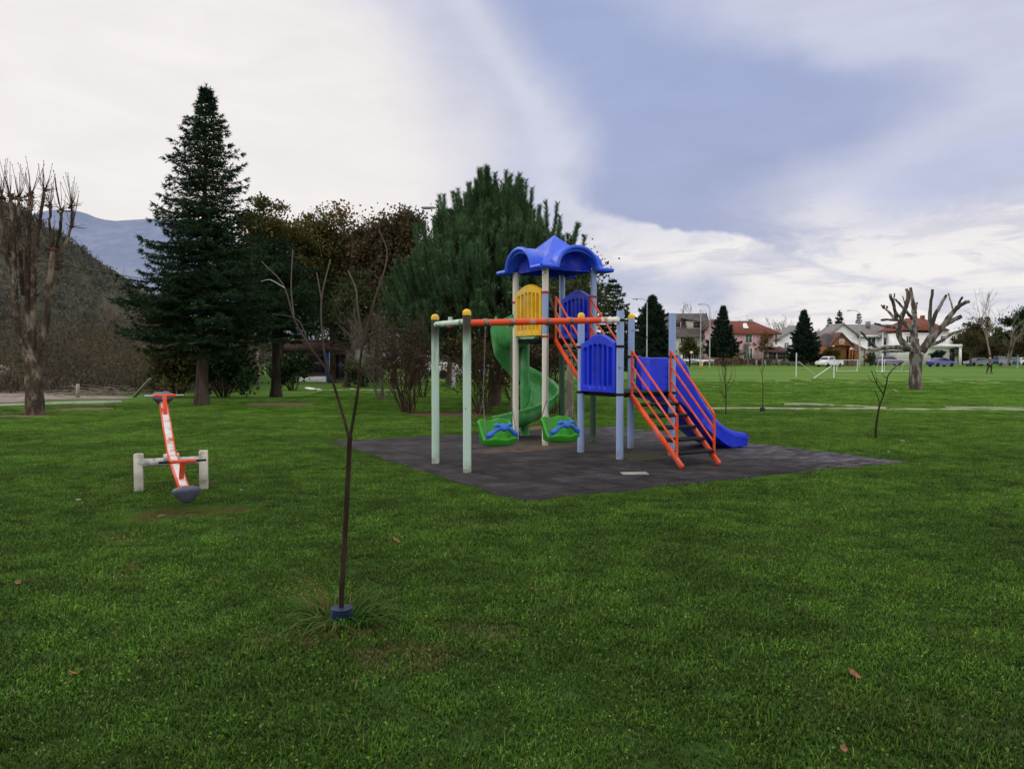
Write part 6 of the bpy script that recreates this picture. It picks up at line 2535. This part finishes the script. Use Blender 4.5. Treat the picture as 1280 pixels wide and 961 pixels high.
def skin_obj(name, verts, edges, radii, mat, parent=None, sub=2):
    me = bpy.data.meshes.new(name)
    me.from_pydata([tuple(v) for v in verts], edges, [])
    o = bpy.data.objects.new(name, me)
    C.objects.link(o)
    me.materials.append(MATS[mat])
    sk = o.modifiers.new('skin', 'SKIN')
    for v, r in zip(me.skin_vertices[0].data, radii):
        v.radius = (r, r) if np.isscalar(r) else r
    me.skin_vertices[0].data[0].use_root = True
    ss = o.modifiers.new('sub', 'SUBSURF')
    ss.levels = sub
    ss.render_levels = sub
    for p in me.polygons:
        p.use_smooth = True
    if parent:
        o.parent = parent
    return o


def person():
    g = G(1237, 467)
    V = [(0, 0, .92), (0, .0, 1.12), (0, .01, 1.36), (0, .0, 1.50), (0, -.02, 1.62), (0, -.02, 1.72),       # 0-5 spine, head
         (.10, 0, .86), (.13, -.10, .48), (.14, -.02, .09), (.15, -.16, .03),                               # 6-9 leg
         (-.10, 0, .86), (-.12, .10, .48), (-.13, .24, .12), (-.14, .12, .04),                              # 10-13 leg
         (.19, 0, 1.40), (.25, .06, 1.14), (.24, -.06, .90), (.24, -.09, .80),                              # 14-17 arm
         (-.19, 0, 1.40), (-.25, -.05, 1.14), (-.25, -.18, .93), (-.25, -.22, .84)]                         # 18-21 arm
    E_ = [(0, 1), (1, 2), (2, 3), (3, 4), (4, 5), (0, 6), (6, 7), (7, 8), (8, 9), (0, 10), (10, 11), (11, 12), (12, 13), (2, 14), (14, 15), (15, 16), (16, 17), (2, 18), (18, 19), (19, 20), (20, 21)]
    rad = [.13, .12, .14, .055, .085, .07, .085, .06, .04, .035, .085, .06, .04, .035, .055, .045, .033, .03, .055, .045, .033, .03]
    p = skin_obj('person', V, E_, rad, 'skin_tone')
    p.location = g
    p.rotation_euler = (0, 0, .5)
    tag(p, 'person in dark trousers and grey jacket walking on the far field', 'person')
    jv = [V[i] for i in (0, 1, 2, 14, 15, 16, 18, 19, 20)]
    jr = [.155, .15, .165, .075, .062, .05, .075, .062, .05]
    skin_obj('jacket', jv, [(0, 1), (1, 2), (2, 3), (3, 4), (4, 5), (2, 6), (6, 7), (7, 8)], jr, 'cloth_grey', p)
    tv = [V[i] for i in (0, 6, 7, 8, 10, 11, 12)]
    skin_obj('trousers', tv, [(0, 1), (1, 2), (2, 3), (0, 4), (4, 5), (5, 6)], [.145, .105, .08, .06, .105, .08, .06], 'cloth_dark', p)
    MB().lathe([(.001, 1.79), (.06, 1.78), (.098, 1.72), (.10, 1.66), (.085, 1.60), (.08, 1.60)], 12, (0, .0, 0)).build('hair', 'hair_dark', p, True)
    sh = MB()
    for (x, y, z) in (V[9], V[13]):
        s_ = MB().box((x, y + .06, .045), (.09, .26, .09), bevel=.03).build('shoe', 'cloth_dark', p)


person()

# ------------------------------------------------------------------ far trees on the right
far_prof = lambda H, Rr: [(H * .1, Rr * .8), (H * .18, Rr), (H * .35, Rr * .82), (H * .55, Rr * .55), (H * .75, Rr * .30), (H * .92, Rr * .12), (H, .05)]


def gp(px, Y):
    b_ = at(px, 446, Y)
    return np.array([b_[0], Y, 0])


def zh(py, Y):
    return (446 - py) * Y / F + CAMZ


FN = (.42, .15)
conifer('spruce_tree', 'round dark spruce standing before the pink house', gp(903.5, 132), zh(383, 132), 1.9, far_prof(zh(383, 132), 3.1), .28, .95, 101, FN, 'spruce_needles_far', .20, None, 0, 'bark_brown', .36)
conifer('spruce_tree', 'dark spruce with layered boughs right of the pink house', gp(1004.5, 130), zh(387.5, 130), 1.2, far_prof(zh(387.5, 130), 2.9), .28, .95, 102, FN, 'spruce_needles_far', .20, None, 0, 'bark_brown', .36)
conifer('spruce_tree', 'tall dark conifer at the left end of the dormer house', gp(815, 108), zh(369.5, 108), .3, [(0.3, 2.3), (2, 2.6), (4, 2.5), (6, 2.2), (8, 1.3), (9, .7), (zh(369.5, 108), .1)], .3, 1.0, 103, FN, 'spruce_needles_far', .2, None, 0, 'bark_brown', .34)
conifer('spruce_tree', 'small far spruce on the left behind the big white house roof', gp(1036, 200), zh(398, 200), 4, far_prof(zh(398, 200), 2.6), .3, .5, 104, (.6, .18), 'spruce_needles_far', .12, None, 0, 'bark_brown', .8)
conifer('spruce_tree', 'far spruce with a sharp tip above the big white house roof', gp(1048.5, 205), zh(389, 205), 4, far_prof(zh(389, 205), 3.2), .3, .5, 105, (.6, .18), 'spruce_needles_far', .12, None, 0, 'bark_brown', .8)
conifer('spruce_tree', 'thin faded spruce behind the street lamp by the white house', gp(1073, 210), zh(393, 210), 4, far_prof(zh(393, 210), 3.0), .3, .4, 106, (.6, .16), 'spruce_needles_far', .12, None, 0, 'bark_brown', .9)
conifer('spruce_tree', 'dark conifer close behind the right side of the tower', gp(766, 52), zh(349, 52), .8, [(0.8, 1.6), (2.5, 1.7), (4, 1.3), (5.5, .85), (6.3, .4), (zh(349, 52), .08)], .2, .95, 107, (.2, .05), 'spruce_needles', .1, None, 0, 'bark_brown', .3)
conifer('spruce_tree', 'narrow dark conifer between the tower and the capped lavender post', gp(784, 95), zh(388, 95), .8, far_prof(zh(388, 95), 1.9), .2, .7, 108, (.3, .09), 'spruce_needles_far', .12, None, 0, 'bark_brown', .45)
broadleaf('broadleaf_tree', 'olive bushy tree hiding the front of the dormer house', gp(862, 125), zh(415, 125), 1.5, (0, 0, 3.2, 2.3, 1.8, 2.0), .16, 8000, .15, 'olive_leaves', 111, 'bark_dark', None, 16)
broadleaf('broadleaf_tree', 'thin autumn tree with ochre leaves before the pink house balcony', gp(953, 128), zh(414, 128), 2.2, (0, 0, 3.9, 1.5, 1.3, 2.0), .10, 2000, .13, 'ochre_leaves', 112, 'bark_pale', None, 12)
broadleaf('broadleaf_tree', 'dark bushy tree at the porch of the timber house', gp(1040, 128), zh(435, 128), .9, (0, 0, 1.9, 1.9, 1.2, 1.3), .12, 5000, .12, 'olive_leaves', 113, 'bark_dark', None, 12)
broadleaf('broadleaf_tree', 'dark round bush tree before the big white house windows', gp(1088, 128), zh(440, 128), .6, (0, 0, 1.3, 1.2, .9, 1.0), .10, 3000, .11, 'dark_leaves', 114, 'bark_dark', None, 8)
broadleaf('broadleaf_tree', 'green round shrub tree below the balcony of the red roofed white house', gp(1173, 140), zh(436, 140), .7, (0, 0, 1.7, 1.5, 1.0, 1.3), .10, 3500, .12, 'evergreen_leaves', 115, 'bark_dark', None, 8)
for px, Y, py, sd, lab, r_ in [(876, 175, 378, 121, 'bare grey tree above the left end of the pink house roof', .2), (895, 180, 384, 122, 'bare grey tree behind the tip of the round spruce', .18), (975, 185, 391, 123, 'bare grey tree behind the right end of the pink house', .2),
                               (936, 127, 424, 124, 'thin dark bare tree in front of the pink wall', .09), (1021, 170, 402, 125, 'bare tree between the layered spruce and the timber house', .14), (1022, 140, 420, 126, 'short brown bare tree left of the timber house', .1)]:
    bare_tree('bare_tree', lab, gp(px, Y), zh(py, Y), r_, sd, 'twig_grey', .38, 5, .25, .2, None, (2, 4), .022 * Y / 150)
# right-hand wood edge
bare_tree('bare_tree', 'slim tall bare tree with a pale straight trunk by the parked cars', gp(1239, 118), zh(357, 118), .15, 131, 'twig_grey', .34, 5, .45, .25, None, (2, 3), .012)
bare_tree('bare_tree', 'pale multi-stemmed bare tree before the big dark evergreen', gp(1259, 112), zh(388, 112), .20, 132, 'twig_grey', .42, 5, .10, .22, None, (2, 3), .014)
broadleaf('broadleaf_tree', 'big dark evergreen dome tree at the right picture edge', gp(1284, 122), zh(376, 122), 3, (0, 0, 6.3, 3.6, 3, 4.2), .3, 26000, .18, 'evergreen_leaves', 133, 'bark_dark', None, 30)
broadleaf('broadleaf_tree', 'half-bare brown tree right of the red roofed white house', gp(1213, 128), zh(392, 128), 2.2, (0, 0, 5.0, 2.3, 2, 3.8), .2, 7000, .14, 'bramble_leaves', 134, 'bark_brown', None, 24)
broadleaf('broadleaf_tree', 'olive and ochre tree behind the grey saloon', gp(1224, 138), zh(398, 138), 2.0, (0, 0, 5.0, 2.4, 2, 3.8), .2, 12000, .16, 'olive_leaves', 135, 'bark_brown', None, 24)
broadleaf('broadleaf_tree', 'rusty low tree behind the slim tall bare tree', gp(1236, 132), zh(420, 132), 1.2, (0, 0, 3.2, 2.0, 1.8, 2.4), .16, 8000, .15, 'rust_leaves', 136, 'bark_brown', None, 18)
broadleaf('broadleaf_tree', 'reddish brown tree before the big dark evergreen', gp(1272, 112), zh(425, 112), 1.6, (0, 0, 3.0, 1.8, 1.5, 1.7), .14, 6500, .13, 'rust_leaves', 137, 'bark_pale', None, 14)
broadleaf('broadleaf_tree', 'dark green tree in the gap beside the white house corner', gp(1203, 150), zh(418, 150), 1.2, (0, 0, 3.6, 2.2, 1.8, 2.6), .2, 7000, .16, 'dark_leaves', 138, 'bark_dark', None, 16)


def hedge(label, px0, px1, Y, H, D, mat, seed, dens=60, leaf=.14, z0=0.0):
    rng = np.random.default_rng(seed)
    a, b_ = gp(px0, Y), gp(px1, Y)
    L = b_[0] - a[0]
    root = thing('hedge', label, 'hedge', (a + b_) / 2)
    n = int(L * H * dens * 2)
    x = rng.uniform(-L / 2, L / 2, n)
    hh = H * (.85 + .25 * np.sin(x * 1.7 + seed) * np.sin(x * .63))
    P = np.stack([x, rng.uniform(-D / 2, D / 2, n), rng.uniform(0, 1, n) ** .7 * hh], 1)
    MB().leaves(P, leaf, 1.5, rng).build('foliage', mat, root)
    mb = MB()
    m_ = int(L * 3)
    xs = rng.uniform(-L / 2, L / 2, m_)
    mb.strips(np.stack([xs, np.zeros(m_), np.zeros(m_)], 1), np.array([[0, 0, 1.0]]) + rng.normal(size=(m_, 3)) * .25, H * .95, .06, rng)
    mb.build('stems', 'twig_brown', root)


hedge('brown clipped hedge in front of the dormer house', 828, 892, 140, 1.0, 1.2, 'bramble_leaves', 151)
hedge('dark mixed hedge along the front of the pink house', 893, 972, 140, 1.6, 1.4, 'rust_leaves', 152)
hedge('brown green hedge below the layered spruce', 976, 1030, 140, 1.5, 1.4, 'bramble_leaves', 153)
hedge('dark tall hedge behind the parked cars at the right edge', 1196, 1330, 165, 7.5, 3, 'dark_leaves', 154, 16, .5)
hedge('low dark hedge behind the tower and its steps', 720, 832, 118, 3.0, 2, 'dark_leaves', 155, 28, .25)
hedge('dark tall hedge behind the parked white cars', 500, 735, 82, 4.2, 2.5, 'dark_leaves', 156, 26, .25)
hedge('dark leafy hedge behind the hut and the leafy trees', 285, 545, 66, 5.5, 2.5, 'dark_leaves', 157, 26, .25)


def treeline():
    rng = np.random.default_rng(160)
    px = rng.uniform(700, 1500, 420)
    Y = rng.uniform(215, 260, 420)
    P = []
    for a, y in zip(px, Y):
        c = gp(a, y)
        s = rng.uniform(2.2, 4.0)
        P.append(c + rng.normal(size=(60, 3)) * (s * .5, s * .5, s * .38) + np.array([0, 0, s * .8]))
    P = np.concatenate(P)
    P[:, 2] = np.abs(P[:, 2])
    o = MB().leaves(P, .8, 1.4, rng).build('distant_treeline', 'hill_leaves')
    tag(o, 'low dull line of distant trees behind the houses', 'treeline', kind='stuff')


treeline()

# ------------------------------------------------------------------ small things on the ground
pm('leaf_brown', (.16, .065, .035), (.22, .10, .05), 30, .7, .2, 60)
pm('leaf_orange', (.42, .15, .05), (.34, .11, .04), 30, .7, .2, 60)
pm('paper_pale', (.27, .26, .235), (.20, .195, .18), 12, .8, .2, 60, dirt=(.2, .18, .15), dscale=9)


def curled_leaf(label, px, py, size, mat, rz, seed):
    rng = np.random.default_rng(seed)
    n = 11
    t = np.linspace(-1, 1, n)
    rows = []
    for i, u in enumerate(np.linspace(0, 1, 13)):
        w_ = .42 * math.sin(PI * u) ** .7 * (1 + .25 * math.sin(u * 17 + seed)) + .01
        curl = .30 * (u - .5) ** 2 * 4
        rows.append([((u - .5), w_ * a, .16 * abs(a) * w_ * 2 + curl * .35 + .02 * math.sin(a * 6 + u * 9)) for a in t])
    P = np.array(rows) * size
    Q = P - np.array([0, 0, .02 * size])
    o = MB().shell(P, Q).build('fallen_leaf', mat, None, True, None)
    o.location = G(px, py) + (0, 0, .035)
    o.rotation_euler = (.5, .25, rz)
    tag(o, label, 'leaf', 'fallen leaves on the lawn')


curled_leaf('curled brown fallen leaf on the right of the near lawn', 1067, 852, .075, 'leaf_brown', .7, 1)
curled_leaf('small orange fallen leaf on the left of the near lawn', 91, 850, .05, 'leaf_orange', 2.1, 2)
curled_leaf('brown fallen leaf lying beyond the near bare young tree', 495, 681, .085, 'leaf_brown', 1.2, 3)
curled_leaf('tiny brown fallen leaf close to the camera at the bottom', 1054, 946, .035, 'leaf_brown', 0, 4)
curled_leaf('reddish fallen leaf at the left edge of the lawn below the seesaw', 22, 734, .042, 'leaf_brown', .4, 5)
curled_leaf('brown fallen leaf on the grass in front of the seesaw', 274, 735, .06, 'leaf_brown', 1.9, 6)

g = G(793, 594)
o = MB().box((0, 0, .012), (.36, .20, .012), bevel=.004)
o = o.build('slab', 'paper_pale')
o.location = g + (0, 0, .016)
o.rotation_euler = (0, 0, ANG - .5)
tag(o, 'thin pale flat slab lying on the rubber before the orange steps', 'slab')
for i, (px, py, s_, lab) in enumerate([(1128, 553, .032, 'white scrap of paper on the lawn beside the bent sapling'), (1111, 567, .028, 'tiny white scrap on the lawn by the corner of the rubber'), (302, 615, .014, 'tiny white scrap on the grass right of the seesaw'), (98, 628, .022, 'white scrap on the grass left of the seesaw'),
                                        (1118, 490, .12, 'white scrap on the far lawn beside the lopped trunk')]):
    rng = np.random.default_rng(200 + i)
    gx = np.linspace(-1, 1, 6)
    X, Y = np.meshgrid(gx, gx)
    Z = .35 * rng.normal(size=X.shape) * .5 + .3
    P = np.stack([X + .15 * rng.normal(size=X.shape), Y * .6, Z], -1) * s_
    o = MB().shell(P, P - np.array([0, 0, .01])).build('paper_scrap', 'paper_pale')
    o.location = G(px, py) + (0, 0, .03)
    o.rotation_euler = (.15, 0, i * 1.3)
    tag(o, lab, 'litter', 'pale scraps on the grass')

#@@END
